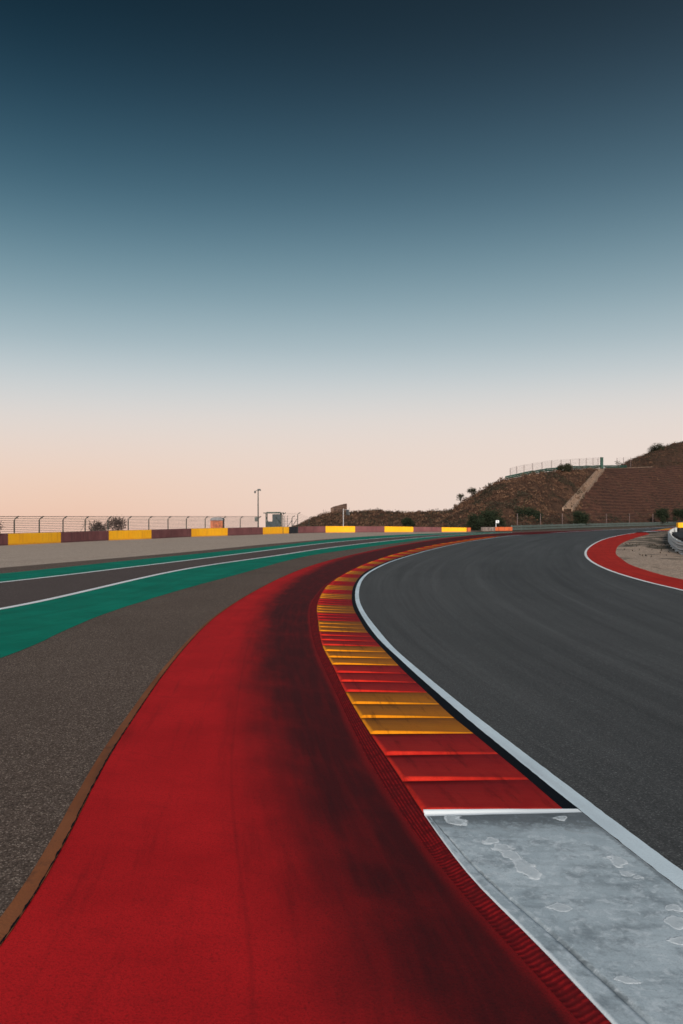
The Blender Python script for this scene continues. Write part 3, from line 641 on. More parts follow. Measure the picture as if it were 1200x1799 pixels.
# scrub on the hills: leaf sized faces in tufts, too many to count
def tuft(mb, p, r, h, n, tint):
    for _ in range(n):
        a = random.uniform(0, 2*pi); k = random.random()**.6; q = Vector((p.x+cos(a)*r*k, p.y+sin(a)*r*k, p.z+random.random()*h*(1-.55*k*k)))
        w = random.uniform(.10, .26)*(.55+r*.4); e = Vector((random.gauss(0,1), random.gauss(0,1), random.gauss(0,.5))).normalized()*w; f_ = Vector((random.gauss(0,.5), random.gauss(0,.5), 1)).normalized()*w*1.3
        mb.quad((q-e, q+e*.4-f_*.3, q+f_+e*.3, q-e*.3+f_*.6), min(1, max(0, tint+random.gauss(0, .16))))
mb1 = MB(); mb2 = MB()
for _ in range(5200):
    u = random.uniform(768, 1240); t = random.random()**.9
    bank = u > 1056-(1-t)*52
    if bank and t > .16 and random.random() < .86: continue
    p = hill_p(u, t); dens = fr(p.x, p.y, .07, 20)
    if dens < -.18 and random.random() < .6: continue
    big = random.random() < .2; m_ = mb2 if (fr(p.x, p.y, .11, 33) > .12 or (t < .13 and random.random() < .7)) else mb1
    tuft(m_, p, random.uniform(.5, 1.1) if big else random.uniform(.3, .65), random.uniform(.5, 1.1) if big else random.uniform(.3, .6), 15 if big else 9, random.uniform(.1, .95))
for _ in range(900):                                  # upper hill right
    u = random.uniform(1085, 1260); t = 1.3+random.random()*1.02; p = hill_p(u, t); tuft(mb1 if random.random() < .6 else mb2, p, random.uniform(.4, 1.2), random.uniform(.3, .8), 10, random.uniform(.1, .8))
for _ in range(2600):
    u = random.uniform(515, 810); t = random.random()*1.02; p = low_p(u, t); big = random.random() < .25
    if u < 560: big = False
    tuft(mb1 if random.random() < .62 else mb2, p, random.uniform(.5, 1.2) if big else .5, (random.uniform(.5, .9) if big else .35)*(.4+.6*smooth(520, 580, u)), 14 if big else 8, random.uniform(.1, .9))
tag(mb1.build('dry_scrub', MAT['tuft']), 'dry straw and rust coloured scrub over the hills', 'scrub', kind='stuff')
tag(mb2.build('dark_scrub', MAT['tuftdark']), 'dark green brown scrub over the hills', 'scrub', kind='stuff')
mb = MB()                                             # weeds on the island
for _ in range(200):
    x, y = random.gauss(24, 5), random.gauss(66, 14)
    k = [p for p in isl_in if abs(p.y-y) < 1]
    if not k or x < k[0].x+1.2 or fr(x, y, .25, 3) < .05: continue
    for _ in range(6):
        q = Vector((x+random.gauss(0, .5), y+random.gauss(0, .9), .12+random.random()*.05)); e = Vector((random.gauss(0,1), random.gauss(0,1), .2)).normalized()*.05
        mb.quad((q-e, q+Vector((e.y,-e.x,.03)), q+e+Vector((0,0,.1)), q+Vector((-e.y, e.x, .08))), random.random())
tag(mb.build('island_weeds', MAT['tuftdark']), 'low dark weeds on the island dirt', 'weeds', kind='stuff')

# ------------------------------------------------------------------ bushes and small trees
def bush(name, label, cat, base, w, h, mat, dens=420, trunk=.25, leaf=.22, grp=None, open_=.0):
    base = Vector(base); r = empty(name, base, label, cat, grp)
    mb = MB(); ends = []
    for k in range(7 if trunk < .5 else 9):
        a = random.uniform(0, 2*pi); rr = random.uniform(.15, .8)*w/2; top = Vector((cos(a)*rr, sin(a)*rr*.8, h*random.uniform(.55, .92)))
        mid = Vector((top.x*.35+random.gauss(0, .06), top.y*.35, h*trunk+.2*top.z)); mb.tube([(0,0,-.3), (random.gauss(0,.03), 0, h*trunk*.6), mid, top], .05*h/2+.02, 5, .012)
        ends.append(top)
        for _ in range(2):
            q = mid+(top-mid)*random.uniform(.2, .8); e2 = q+Vector((random.gauss(0, .16*w), random.gauss(0, .16*w), random.uniform(.05, .25)*h)); mb.tube([q, e2], .02, 4, .008); ends.append(e2)
    mb.build('trunk' if trunk > .3 else 'stems', MAT['bark'], r)
    mb = MB(); clumps = [(e, random.uniform(.14, .30)*min(w, h*1.3)) for e in ends]
    if not open_:
        for _ in range(26):
            a = random.uniform(0, 2*pi); k = random.random()**.5; z = random.uniform(.1+trunk*.5, .85); lim = math.sqrt(max(.05, 1-((z-.42)/.6)**2))
            clumps.append((Vector((cos(a)*k*w/2*lim*.85, sin(a)*k*w/2*lim*.7, z*h)), random.uniform(.12, .24)*min(w, h*1.3)))
    for i in range(dens*len(clumps)//20):
        c, rad = random.choice(clumps); dn = Vector((random.gauss(0,1), random.gauss(0,1), random.gauss(0,.8)))
        dn = dn.normalized()*rad*random.random()**.45; q = c+dn
        if q.z < .02: q.z = .02
        e = Vector((random.gauss(0,1), random.gauss(0,1), random.gauss(0,1))).normalized(); f_ = e.orthogonal().normalized(); s = leaf*random.uniform(.5, 1.1)
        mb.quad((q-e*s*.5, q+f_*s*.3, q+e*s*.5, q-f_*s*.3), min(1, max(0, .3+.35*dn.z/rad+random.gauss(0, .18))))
    mb.build('crown' if trunk > .3 else 'foliage', mat, r)
    return r
def bpx(name, label, cat, u0, u1, vtop, vbot, d, mat, **k):
    w = (u1-u0)/F*d; h = (vbot-vtop)/F*d; x, y, z = world((u0+u1)/2, vbot, d); return bush(name, label, cat, (x, y, z), w, h, mat, grp={'shrub': 'shrubs behind the fence', 'bush': 'bushes on and below the hills', 'small_tree': 'small trees on the hill slopes'}[name], **k)
bpx('shrub', 'brownish bare shrub behind the fence, left end of its pair', 'shrub', 155, 188, 917, 945, 96, MAT['leafbrown'], dens=700, leaf=.17, trunk=.2)
bpx('shrub', 'taller brownish shrub just behind the fence post, right of the lower shrub', 'shrub', 184, 225, 909, 945, 97, MAT['leafbrown'], dens=850, leaf=.17, trunk=.2)
bpx('shrub', 'shrub cut by the left edge of the photo behind the fence', 'shrub', -30, 4, 914, 950, 90, MAT['leafbrown'], dens=700, leaf=.17, trunk=.2)
bpx('bush', 'dark round bush behind the wall at the foot of the low hill', 'bush', 703, 729, 911, 927, 165, MAT['leafdark'], dens=900, leaf=.3, trunk=.1)
bpx('bush', 'dark bush filling the gap right of the wall end', 'bush', 820, 852, 903, 935, 141, MAT['leafdark'], dens=1300, leaf=.3, trunk=.05)
bpx('bush', 'large dark bush behind the white sign', 'bush', 842, 888, 894, 932, 146, MAT['leafdark'], dens=1800, leaf=.32, trunk=.05)
bpx('bush', 'wide dark bush on the slope right of the white sign', 'bush', 903, 956, 893, 926, 158, MAT['leafdark'], dens=1800, leaf=.34, trunk=.05)
bpx('bush', 'dark green bush at the foot of the concrete chute', 'bush', 1004, 1036, 899, 924, 166, MAT['leafdark'], dens=1300, leaf=.32, trunk=.05)
bpx('bush', 'dark bush at the bottom of the ribbed bank, behind the guard rail', 'bush', 1150, 1178, 893, 918, 210, MAT['leafdark'], dens=1200, leaf=.4, trunk=.05)
bpx('bush', 'dark bush beside the right edge, at the bottom of the bank', 'bush', 1180, 1216, 892, 915, 222, MAT['leafdark'], dens=1200, leaf=.4, trunk=.05)
bpx('bush', 'green bush behind the hilltop fence', 'bush', 976, 1007, 815, 829, 208, MAT['leafolive'], dens=1300, leaf=.34, trunk=.05)
bpx('bush', 'round green bush on the upper skyline at the right', 'bush', 1137, 1167, 777, 806, lerp_tab(GRU, 1150)+9+54+14+60, MAT['leafolive'], dens=1500, leaf=.45, trunk=.05)
hd = base_d(820)+40
bpx('small_tree', 'sparse leaning tree on the left slope of the hill, the lower of two', 'tree', 801, 818, 868, 888, hd, MAT['leafolive'], dens=330, leaf=.30, trunk=.45, open_=1)
bpx('small_tree', 'bushier small tree higher on the left slope of the hill', 'tree', 820, 838, 858, 877, hd, MAT['leafolive'], dens=620, leaf=.30, trunk=.4, open_=1)
bpx('small_tree', 'tiny sapling at the foot of the skyline left of the two small trees', 'tree', 796, 802, 885, 896, hd, MAT['leafolive'], dens=60, leaf=.24, trunk=.4, open_=1)
bpx('small_tree', 'thin sapling beside the far hilltop fence', 'tree', 1080, 1092, 810, 821, 228, MAT['leafolive'], dens=80, leaf=.3, trunk=.3, open_=1)

# ------------------------------------------------------------------ painted wall
def wall_at(u):
    best = min(range(len(WALL)-1), key=lambda i: abs(CU+F*WALL[i].x/WALL[i].y-u) if WALL[i].y > 44 else 1e9)
    a, b = WALL[max(best-1, 0)], WALL[min(best+1, len(WALL)-1)]
    for k in range(41):
        p = a+(b-a)*k/40
        if CU+F*p.x/p.y >= u: return p
    return b
HT = [(0,.955),(571,.955),(676,.89),(776,.72),(820,.65)]
def prism(mb, P, th, hf):                              # a wall along ground points P, with a small top chamfer
    prof = lambda h: ((0,-.02),(0,h-.04),(-.035,h),(-th+.035,h),(-th,h-.04),(-th,-.02)); i0 = len(mb.v); n = 6
    for i, p in enumerate(P):
        t = tangent(P, i); nn = Vector((t.y, -t.x))
        for o_, z in prof(hf(p)): q = p+nn*o_; mb.v.append((q.x, q.y, z))
    for i in range(len(P)-1):
        for j in range(n): mb.f.append((i0+i*n+j, i0+i*n+(j+1)%n, i0+(i+1)*n+(j+1)%n, i0+(i+1)*n+j)); mb.a.append(0)
    mb.f.append(tuple(i0+j for j in range(n))); mb.a.append(0); mb.f.append(tuple(i0+(len(P)-1)*n+j for j in range(n))[::-1]); mb.a.append(0)
cuts = [(-150,'wy'),(-80,'wr'),(14,'wy'),(107,'wr'),(191,'wy'),(266,'wr'),(336,'wy'),(400,'wr'),(462,'wy'),(507.5,'wk'),(523,'wr'),(572,'wy'),(624,'wr'),(675.5,'wy'),(726,'wr'),(776,'wy'),(820.5,'wo'),(828,None)]
WR = empty('painted_wall', (0, 110, 0), 'low concrete wall painted in alternating yellow and dark red lengths along the gravel', 'wall')
WR.location = (0,0,0)
names = {'wy': 'yellow_section', 'wr': 'red_section', 'wk': 'black_gate', 'wo': 'orange_end_block'}
for (u0, m_), (u1, _) in zip(cuts, cuts[1:]):
    if u1 <= 820.5:
        a, b = (wall_at(u0), wall_at(u1)) if u0 >= 0 else (Vector(((u0-CU)/F*67.3-0, 67.3+u0*.12)), Vector(((u1-CU)/F*67.3, 67.3+max(u1, -80)*.12)) if u1 < 0 else wall_at(u1))
    else: a, b = wall_at(820.4), Vector(((828-CU)/F*126.8, 127.2))
    if m_ == 'wo': a = wall_at(819.6)+Vector((.1, .1))
    n = max(2, int((b-a).length/1.5)); P = []
    for i in range(n+1):
        u = u0+(u1-u0)*i/n; P.append(wall_at(u) if (u0 >= 0 and u1 <= 820.5) else a+(b-a)*i/n)
    sh = .02 if m_ in ('wy',) else 0
    d_ = (P[-1]-P[0]).normalized(); P[0] = P[0]+d_*.02; P[-1] = P[-1]-d_*.02
    hf = (lambda p: lerp_tab(HT, CU+F*p.x/p.y)) if m_ != 'wk' else (lambda p: .93)
    mb = MB(); prism(mb, P, .30, hf); mb.build(names[m_], MAT[m_], WR)

# blocks at the end of the guard rail
def block_row(name, u0, u1, v, hgt, mat, label, grp=None):
    a = Vector(g(u0, v)); b = Vector(g(u1, v-.1)); d_ = (b-a).normalized(); c = (a+b)/2; w = (b-a).length-.06
    r = empty(name, (c.x, c.y, 0), label, 'barrier block', 'barrier blocks at the end of the guard rail', math.atan2(d_.y, d_.x))
    mb = MB(); mb.box((0,0,hgt/2), (w, .8, hgt-.02)); ob = mb.build('body', mat, r)
    bv = ob.modifiers.new('bevel', 'BEVEL'); bv.width = .06; bv.segments = 2
    mb = MB()
    
    for k in (-.3, .3): mb = MB(); mb.box((w*k, -.415, hgt*.5), (.05, .03, hgt*.8)); mb.build('strap', MAT['wk'], r)
block_row('barrier_block', 847, 858, 933.6, .68, MAT['wg'], 'pale brown barrier block, left one beside the dark gap')
block_row('barrier_block', 858.2, 868, 933.5, .68, MAT['wg'], 'pale brown barrier block touching the orange one')
block_row('barrier_block', 868.3, 899, 933.2, .68, MAT['wo'], 'long orange barrier block where the green guard rail begins')

# ------------------------------------------------------------------ fence behind the wall
FN = empty('wire_fence', (0,0,0), 'wire fence with cranked dark posts running behind the painted wall', 'fence')
pu = [-92,-52,-16,27,71,113,152,192,228,264,298,330,363,395,425,457]
back = lambda p, k=.5: p+Vector((-.55, .85)).normalized()*k
fp = []
for u in pu:
    p = back(wall_at(u)) if u >= 0 else Vector(((u-CU)/F*66, 67.5+u*.12)); fp.append(p)
    base = (p.x, p.y, -.1)
    mb = MB(); mb.tube([(0,0,0),(0,0,2.18),(.10,0.02,2.32),(.36,.05,2.50)], .055, 6); mb.build('post', MAT['postg'], FN).location = (base[0], base[1], -.1)
mb = MB()
for j in range(10):
    z = .98+j*.155
    mb.tube([(p.x+(.30 if j == 9 else (.10 if j == 8 else 0)), p.y, z) for p in fp], .020 if j < 9 else .026, 4)
mb.build('wire_mesh', MAT['wire'], FN)
# taller corner fence by the booth
FN2 = empty('wire_fence', (0,0,0), 'short taller fence corner with braced posts right of the booth', 'fence')
fp2 = []
for u, vt, d in ((497,901.5,113), (513,907,121), (523,901,116), (543,908,128)):
    x, y, z = world(u, vt, d); fp2.append((x, y, z)); mb = MB(); mb.tube([(0,0,0),(0,0,z-.25),(.08,0,z-.1),(.40,0,z+.05)], .06, 6); mb.build('post', MAT['postg'], FN2).location = (x, y, 0)
mb = MB()
a, b = fp2[0], fp2[2]
for j in range(9):
    k = j/8; mb.tube([(a[0], a[1], .95+k*(a[2]-1.0)), (b[0], b[1], .95+k*(b[2]-1.0))], .012, 4)
    mb.tube([(b[0], b[1], .95+k*(b[2]-1.0)), (fp2[3][0], fp2[3][1], .8+k*(fp2[3][2]-.9))], .010, 4)
mb.build('wire_mesh', MAT['wire'], FN2)
mb = MB(); mb.tube([(b[0]-.1, b[1], b[2]-.9), (b[0]-1.4, b[1]-.2, 0)], .045, 5); mb.build('brace', MAT['postg'], FN2); mb = MB(); mb.tube([(fp2[1][0]+.05, fp2[1][1], fp2[1][2]-.5), (fp2[1][0]-1.1, fp2[1][1], .2)], .04, 5)
mb.build('brace', MAT['postg'], FN2)
BP = empty('brace_poles', (*world(152, 945, 82)[:2], 0), 'leaning brace poles of the fence left of the brownish shrubs', 'poles')
mb = MB(); mb.tube([(-.1,.4,2.0), (-1.0,.8,.6)], .02, 4); mb.build('pole', MAT['postg'], BP); mb = MB(); mb.tube([(.1,.4,2.0), (.7,.8,.7)], .03, 4); mb.build('pole', MAT['postg'], BP)

# ------------------------------------------------------------------ booth, pole, hut
def P3(u, v, d): return Vector(world(u, v, d))
d = 117
BO = empty('marshal_booth', ((481-CU)/F*d, d, 0), 'grey marshal booth with a flat dark green roof and open window behind the wall', 'booth')
mb = MB(); mb.box((0,0,2.86), (2.75, 2.6, .12)); mb.box((-.02,0,2.96), (1.9,1.8,.10)); mb.build('roof', MAT['roofgreen'], BO)
for x in (-1.02, 1.02):
    for y in (-.9, .9): mb = MB(); mb.box((x, y, 1.39), (.12, .12, 2.8)); mb.build('corner_post', MAT['postg'], BO)
mb = MB(); mb.box((0,-.9,.80), (1.9,.05,1.6)); mb.box((.42,-.9,2.15), (1.06,.05,1.08)); mb.build('front_wall', MAT['greywall'], BO)
mb = MB(); mb.box((.48,.9,1.4), (.94,.05,2.6)); mb.box((-.49,.9,.8), (.98,.05,1.6)); mb.build('rear_wall', MAT['greywall'], BO)
mb = MB(); mb.box((-.53,-.93,1.64), (.9,.04,.06)); mb.box((-.10,-.93,2.15), (.05,.04,1.0)); mb.box((.42,-.935,2.2), (.05,.04,.9)); mb.build('window_frame', MAT['postg'], BO)
mb = MB(); mb.tube([(-1.0,-1.1,2.3),(-.35,-1.5,.9)], .05, 5); mb.build('brace', MAT['postg'], BO); mb = MB(); mb.tube([(1.0,-1.1,1.5),(.4,-1.3,2.3)], .04, 5); mb.build('brace', MAT['postg'], BO)
mb = MB()
for j in range(7): mb.tube([(1.15,-.6,1+j*.22), (2.0,-.6,1+j*.22)], .015, 4)
for k in (1.15,1.58,2.0): mb.tube([(k,-.6,.3), (k,-.6,2.45)], .03, 5)
mb.build('mesh_panel', MAT['postg'], BO)
d = 112
PO = empty('camera_pole', ((453.5-CU)/F*d, d, 0), 'tall grey pole with two cameras on top standing left of the booth', 'pole')
mb = MB(); mb.tube([(0,0,0),(0,0,3),(0,0,5.9)], .10, 8, .065); mb.build('pole', plain('pole_grey', (.05,.058,.055), .6), PO)
mb = MB(); mb.tube([(-.42,0,5.82),(0,0,5.92),(.2,0,5.92)], .035, 6); mb.build('bracket', MAT['postg'], PO)
mb = MB(); mb.tube([(-.42,0,5.84),(-.42,0,5.72),(-.42,-.02,5.62)], .085, 8, .13); mb.tube([(-.42,0,5.62),(-.42,-.02,5.52)], .11, 8, .04); mb.build('camera', MAT['greywall'], PO)
mb = MB(); mb.box((.12,0,6.0), (.42,.26,.2)); mb.box((.30,0,5.9), (.12,.2,.12)); mb.build('camera', MAT['greywall'], PO)
mb = MB(); mb.box((-.24,-.12,2.0), (.40,.26,.62)); mb.box((-.24,-.26,2.0), (.30,.02,.5)); mb.build('control_box', plain('box_grey', (.09,.11,.10), .6), PO)
d = 104
HU = empty('small_hut', ((382-CU)/F*d, d, 0), 'small orange hut with a rounded grey roof behind the fence', 'hut')
mb = MB(); mb.box((0,0,.95), (1.54,1.5,1.9)); mb.build('wall', MAT['hutorange'], HU)
mb = MB(); prof = [(-.80,1.86),(-.80,2.02),(-.62,2.22),(-.3,2.29),(.3,2.29),(.62,2.22),(.80,2.02),(.80,1.86)]
mb.quad([(x,-.8,z) for x, z in prof]); mb.quad([(x,.8,z) for x, z in prof][::-1])
for (x0,z0),(x1,z1) in zip(prof, prof[1:]+prof[:1]): mb.quad([(x0,-.8,z0),(x0,.8,z0),(x1,.8,z1),(x1,-.8,z1)])
mb.build('roof', MAT['hutroof'], HU)
mb = MB(); mb.box((0,-.765,1.35), (.04,.03,1.0)); mb.box((-.4,-.765,1.35), (.03,.03,1.0)); mb.box((0,-.765,1.84), (1.5,.03,.05)); mb.build('trim', plain('hut_trim', (.28,.07,.03), .7), HU)
hd2 = mb = MB(); mb.box((.35,-.785,1.2), (.06,.02,.14)); mb.build('handle', MAT['postg'], HU)

d = 124
SP = empty('sign_post', ((603.3-CU)/F*d, d, 0), 'pale slim post with a black square panel on a bracket behind the yellow wall section', 'sign post')
mb = MB(); mb.tube([(0,0,0),(0,0,3.55)], .055, 8); mb.build('post', plain('pole_pale', (.42,.40,.40), .6), SP)
mb = MB(); mb.tube([(0,0,3.38),(.85,0,3.38)], .025, 6); mb.tube([(.88,0,2.6),(.88,0,3.7)], .03, 6); mb.build('bracket', MAT['steel'], SP)
mb = MB(); mb.box((.62,-.06,2.98), (.42,.12,.78)); mb.build('panel', MAT['wk'], SP)

d = 224
RU = empty('ruined_wall', ((595-CU)/F*d, d, 0), 'angular brown stone ruin with a sloping top on the low hill', 'ruin')
k = d/F; pr = [((581-595)*k, vz(906,d)), ((581-595)*k, vz(892.5,d)), ((586-595)*k, vz(890,d)), ((605-595)*k, vz(885.2,d)), ((609.5-595)*k, vz(884.8,d)), ((609.5-595)*k, vz(906,d))]
mb = MB(); mb.quad([(x,-1.2,z) for x,z in pr][::-1]); mb.quad([(x,1.4,z) for x,z in pr])
for (x0,z0),(x1,z1) in zip(pr, pr[1:]+pr[:1]): mb.quad([(x0,-1.2,z0),(x1,-1.2,z1),(x1,1.4,z1),(x0,1.4,z0)])
mb.build('wall', MAT['brick'], RU)
mb = MB(); mb.box((0,-1.23,vz(893,d)), (3.2,.06,.18)); mb.box((-1.7,-1.35,vz(898,d)), (.9,.4,1.6)); mb.box((.6,-1.27,vz(889.5,d)), (2.2,.12,.2)); mb.build('ledge', plain('ruin_ledge', (.13,.08,.06), .9), RU)
ST = empty('leaning_stakes', ((572-CU)/F*222, 222, 0), 'pale thin leaning stakes left of the ruin on the low hill', 'stakes')
for i, x in enumerate((-.45, -.05, .35)):
    mb = MB(); mb.tube([(x,0,2.4), (x-.15+.1*i,0,vz(895+i,222))], .04, 5); mb.build('stake', MAT['wire'], ST)

# white sign board beyond the track
d = 138
WS = empty('sign_board', ((871.5-CU)/F*d, d, 0), 'small white square sign on a pale post above the orange barrier block', 'sign')
mb = MB(); mb.tube([(0,0,0),(0,0,1.75)], .045, 6); mb.build('post', MAT['signwhite'], WS)
mb = MB(); mb.box((.26,-.05,1.50), (.46,.03,.46)); mb.build('board', MAT['signwhite'], WS)
mb = MB(); mb.box((.27,-.07,1.60), (.16,.01,.04)); mb.box((.21,-.07,1.54), (.04,.01,.10)); mb.box((.27,-.07,1.49), (.16,.01,.04)); mb.box((.33,-.07,1.44), (.04,.01,.10)); mb.box((.26,-.07,1.38), (.16,.01,.04)); mb.build('symbol', MAT['signink'], WS)
mb = MB(); mb.tube([(.35,0,1.1),(.75,-.1,.75)], .03, 5); mb.build('brace', MAT['signink'], WS)

# ------------------------------------------------------------------ guard rails
def wbeam(mb, P, z0, hh, dep=.08, side=1):
    prof = [(0,0),(dep*.9,.10),(dep,.22),(dep*.2,.42),(dep*.2,.58),(dep,.78),(dep*.9,.90),(0,1)]; i0 = len(mb.v); n = len(prof)
    for i, p in enumerate(P):
        t = tangent(P, i); nn = Vector((t.y, -t.x))*side
        for o_, k in prof: q = p+nn*o_; mb.v.append((q.x, q.y, z0+hh*k))
    for i in range(len(P)-1):
        for j in range(n-1): mb.f.append((i0+i*n+j, i0+i*n+j+1, i0+(i+1)*n+j+1, i0+(i+1)*n+j)); mb.a.append(0)
GRC = spline(GR[2:], 1.0)
GG = empty('guard_rail', (0,0,0), 'weathered green guard rail along the foot of the hill', 'guard rail')
for z0 in (.12, .55):
    mb = MB(); wbeam(mb, GRC, z0, .36, .09); mb.build('rail', MAT['railgreen'], GG, smooth=True)
L_ = arc(GRC); s = 0
while s < L_[-1]:
    p = at_arc(GRC, L_, s); mb = MB(); mb.box((0,0,.48), (.10,.12,.96)); o = mb.build('post', MAT['railgreen'], GG); o.location = (p.x-.02, p.y+.12, 0); s += 4
# mesh fence behind it
WF = empty('wire_fence', (0,0,0), 'thin wire fence with pale posts behind the green guard rail', 'fence')
top = []
for u in (909, 949.6, 988, 1026, 1065.5, 1106, 1147, 1187.5, 1230):
    d = lerp_tab(GRU, u)+3.2; x = (u-CU)/F*d; zt = vz(902.5, d); top.append((x, d, zt)); mb = MB(); mb.tube([(0,0,0),(0,0,zt)], .06, 6); mb.build('post', MAT['wire'], WF).location = (x, d, 0)
mb = MB()
for j in range(7): mb.tube([(x, y, z*(.3+.7*j/6)) for x, y, z in top], .010, 3)
mb.build('wire_mesh', MAT['wiregreen'], WF)

# curved silver rail round the island with a black tyre barrier behind it
sr_pts = [(21.5,30),(19.8,40)]+G((1200,977.5),(1188,971),(1180,963.5),(1175.5,954.5),(1176,946),(1184,939),(1200,934),(1230,930))
SR = spline([(p[0], p[1]) for p in sr_pts], .6)
SG = empty('guard_rail', (0,0,0), 'curved silver triple guard rail at the right edge round the island', 'guard rail')
for z0 in (.06, .34, .62):
    mb = MB(); wbeam(mb, SR, z0, .25, .08, -1); mb.build('rail', MAT['steel'], SG, smooth=True)
L_ = arc(SR); s = 0
while s < L_[-1]:
    p = at_arc(SR, L_, s); t = at_arc(SR, L_, min(s+.5, L_[-1]))-at_arc(SR, L_, max(s-.5, 0)); t.normalize()
    q = p+Vector((t.y, -t.x))*.10; mb = MB(); mb.box((0,0,.44), (.10,.10,.88)); mb.build('post', MAT['steel'], SG).location = (q.x, q.y, 0); s += 2.2
TB = empty('tyre_barrier', (0,0,0), 'black rubber covered tyre barrier inside the curved silver rail', 'tyre barrier')
for a0, a1 in ((-.25, -1.0),):
    inn = [p for p in offset(SR, -1.55) if p.y < 74]; mb = MB(); prism(mb, inn, 1.3, lambda p: 1.02+.03*sin(p.y)); mb.build('rubber_cover', MAT['rubber'], TB)
# black tyre stacks further inside and the yellow block above them
mb = MB()
for i in range(6):
    for j in range(3):
        for k in range(4):
            x, y = 28.5+i*.9+.25*j, 50+i*4.2+j*.8
            rr = [(.33, .02), (.36, .08), (.36, .2), (.33, .26)]; n = 14; i0 = len(mb.v)
            for (r_, z) in rr:
                for q in range(n): mb.v.append((x+r_*cos(2*pi*q/n), y+r_*sin(2*pi*q/n), .05+k*.27+z))
            for a in range(3):
                for q in range(n): mb.f.append((i0+a*n+q, i0+a*n+(q+1)%n, i0+(a+1)*n+(q+1)%n, i0+(a+1)*n+q)); mb.a.append(0)
            mb.f.append(tuple(i0+3*n+q for q in range(n))); mb.a.append(0)
mb.build('tyre_stack', MAT['rubber'], TB)['kind'] = 'stuff'
d = 104
YB = empty('barrier_block', ((1215-CU)/F*d, d, 0), 'bright yellow barrier block at the right edge beyond the silver rail', 'barrier block')
mb = MB(); mb.box((0,0,1.28), (3.6,.7,.64)); ob = mb.build('body', MAT['wy'], YB); bv = ob.modifiers.new('bevel','BEVEL'); bv.width = .05; bv.segments = 2
mb = MB(); mb.box((.05,0,.48), (3.5,.64,.94)); mb.build('base', MAT['rubber'], YB)
mb = MB(); mb.box((.6,0,1.70), (2.6,.5,.2)); mb.build('top_cover', MAT['rubber'], YB)

# ------------------------------------------------------------------ things on the hill
def shelf_pt(u, t=1.0): return hill_p(u, t)
HF = empty('wire_fence', (0,0,0), 'wire fence with thin posts along the top edge of the hill', 'fence')
tops = []
for u, vt in ((896.4,822.4),(907.8,819.3),(920.8,816.5),(935.8,814),(952.3,811.4),(969,809),(986,807.8),(1002,806.8),(1018,805.5),(1030,805),(1042,804.5),(1051,803.7)):
    p = shelf_pt(u, 1.03); z = vz(vt, p.y); mb = MB(); mb.tube([(0,0,-.4),(0,0,z-p.z)], .075, 5); mb.build('post', MAT['wire'], HF).location = p; tops.append((p, z))
mb = MB()
for j in range(12):
    k = j/11; mb.tube([(p.x, p.y, p.z+.2+(z-p.z-.2)*k) for p, z in tops], .012, 3)
for (a, za), (b, zb) in zip(tops, tops[1:]):
    for i in range(10):
        k = i/10; q = a+(b-a)*k; mb.tube([(q.x, q.y, q.z), (q.x, q.y, za+(zb-za)*k)], .010, 3)
mb.build('wire_mesh', MAT['wire'], HF)
HF2 = empty('wire_fence', (0,0,0), 'short stretch of wire fence running into the upper slope', 'fence'); tops = []
for u, vt in ((1084,804.5),(1095.5,803.7),(1108,803.2)):
    p = shelf_pt(u, 1.12); z = vz(vt, p.y); mb = MB(); mb.tube([(0,0,-.4),(0,0,z-p.z)], .075, 5); mb.build('post', MAT['wire'], HF2).location = p; tops.append((p, z))
mb = MB()
for j in range(10): mb.tube([(p.x, p.y, p.z+.2+(z-p.z-.2)*j/9) for p, z in tops], .012, 3)
mb.build('wire_mesh', MAT['wire'], HF2)
HR = empty('guard_rail', (0,0,0), 'dark green guard rail along the hilltop under the wire fence', 'guard rail')
P = [shelf_pt(u, 1.0) for u in range(888, 1102, 3)]
mb = MB(); i0 = 0
for z0 in (.15, .55):
    pts2 = [Vector((p.x, p.y)) for p in P]; i0 = len(mb.v)
    for i, p in enumerate(P):
        for o_, k in ((0,0),(.08,.1),(.02,.18),(.08,.26),(0,.36)): mb.v.append((p.x, p.y-o_-.25, p.z+z0-.05+k))
    for i in range(len(P)-1):
        for j in range(4): mb.f.append((i0+i*5+j, i0+i*5+j+1, i0+(i+1)*5+j+1, i0+(i+1)*5+j)); mb.a.append(0)
mb.build('rail', MAT['darkgreen'], HR)
for i in range(0, len(P), 4):
    p = P[i]; mb = MB(); mb.box((0,0,.3), (.12,.12,1.2)); mb.build('post', MAT['darkgreen'], HR).location = (p.x, p.y-.15, p.z)
p = shelf_pt(1056.5, 1.0); d = p.y
GB = empty('green_cabinet', (p.x, d-.3, p.z), 'tall dark green cabinet at the top of the concrete chute', 'cabinet')
hh = vz(804, d)-p.z; w = 4.6/F*d
mb = MB(); mb.box((0,0,hh/2), (w,.6,hh)); mb.build('body', MAT['darkgreen'], GB)
mb = MB(); mb.box((0,0,hh+.04), (w+.12,.72,.08)); mb.build('lid', MAT['postg'], GB)
mb = MB(); mb.box((.0,-.315,hh*.5), (.04,.03,hh*.85)); mb.build('door_seam', MAT['postg'], GB)
p = shelf_pt(1061, .99); WM = empty('marker_stone', p, 'small white marker stone at the foot of the green cabinet', 'stone'); mb = MB(); mb.box((0,-.2,.2), (.3,.3,.5), .3, 0, .7); mb.build('body', MAT['signwhite'], WM)
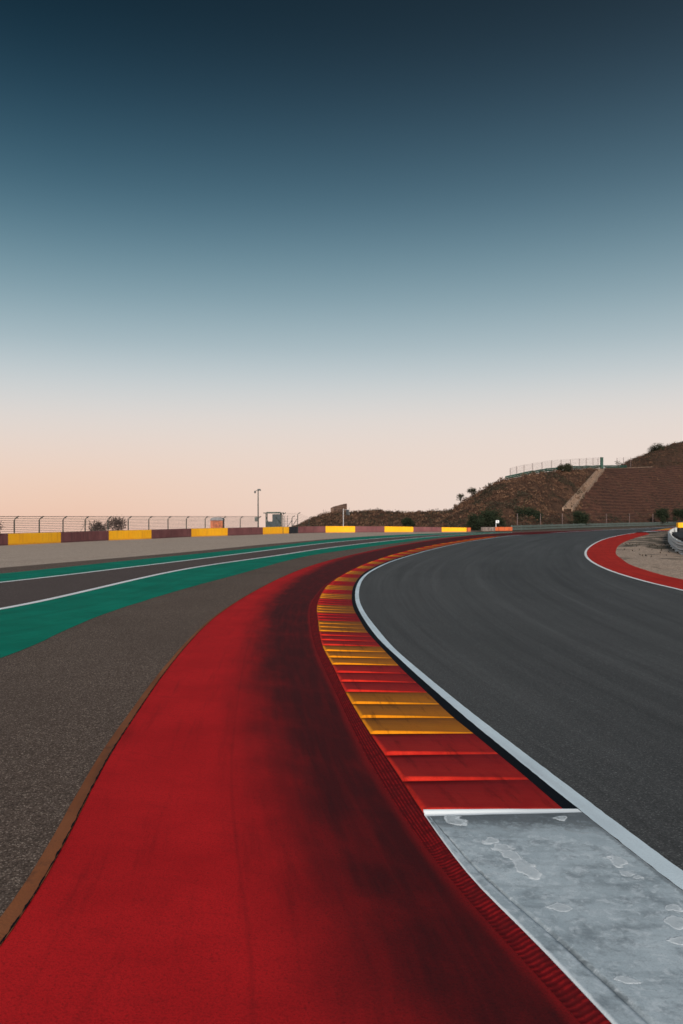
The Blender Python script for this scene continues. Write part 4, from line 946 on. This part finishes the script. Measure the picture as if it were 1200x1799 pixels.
# concrete chute: stepped slab between two low side walls
def on_hill(u, v):
    lo, hi = 0, 1
    for _ in range(30):
        m_ = (lo+hi)/2; q = hill_p(u, m_, False); vv = VH-(q.z-H)/q.y*F
        if vv > v: lo = m_
        else: hi = m_
    return hill_p(u, lo, False)
CH = empty('concrete_chute', on_hill(1000, 893), 'pale stepped concrete chute running diagonally up the hillside', 'chute')
o3 = CH.location.copy(); mbs = MB(); mbw = [MB(), MB()]; nst = 46
for i in range(nst):
    k0, k1 = i/nst, (i+1)/nst
    def ed(k, s): return on_hill((990+(1052-990)*k) if s == 0 else (1004+(1060.5-1004)*k), 897-(897-826.5)*k)-o3
    a0, b0, a1, b1 = ed(k0,0), ed(k0,1), ed(k1,0), ed(k1,1); up = Vector((0,0,.32)); st_ = Vector((0,0,.32+max(0, (a1.z-a0.z))))
    mbs.quad([a0+up, b0+up, b0+st_, a0+st_]); mbs.quad([a0+st_, b0+st_, b1+up, a1+up])
    for w_, (p0, p1) in enumerate(((a0, a1), (b0, b1))):
        sx = Vector((.16 if w_ == 0 else -.16, -.05, 0)); t2 = Vector((0,0,.62)); dn = Vector((0,0,-.5))
        f0, f1 = p0-sx*(1.6 if w_ == 0 else 1.6), p1-sx*1.6
        m_ = mbw[w_]; m_.quad([f0+dn, p0+dn, p0+t2, f0+t2]); m_.quad([f0+t2, p0+t2, p1+t2, f1+t2]); m_.quad([p0+dn, p1+dn, p1+t2, p0+t2]); m_.quad([f0+dn, f0+t2, f1+t2, f1+dn])
mbs.build('steps', MAT['concrete'], CH); mbw[0].build('side_wall', MAT['concrete'], CH); mbw[1].build('side_wall', MAT['concrete'], CH)
# stone edge along the shelf above the ribbed bank
ED = empty('stone_edging', (0,0,0), 'pale stone edging along the top of the ribbed bank', 'edging')
mb = MB(); P = [shelf_pt(u, .995) for u in range(1064, 1150, 3)]
for a, b in zip(P, P[1:]):
    up = Vector((0,0,.22)); bk = Vector((0,.5,0)); mb.quad([a, b, b+up, a+up]); mb.quad([a+up, b+up, b+up+bk, a+up+bk])
mb.build('edge', MAT['kerbstone'], ED)
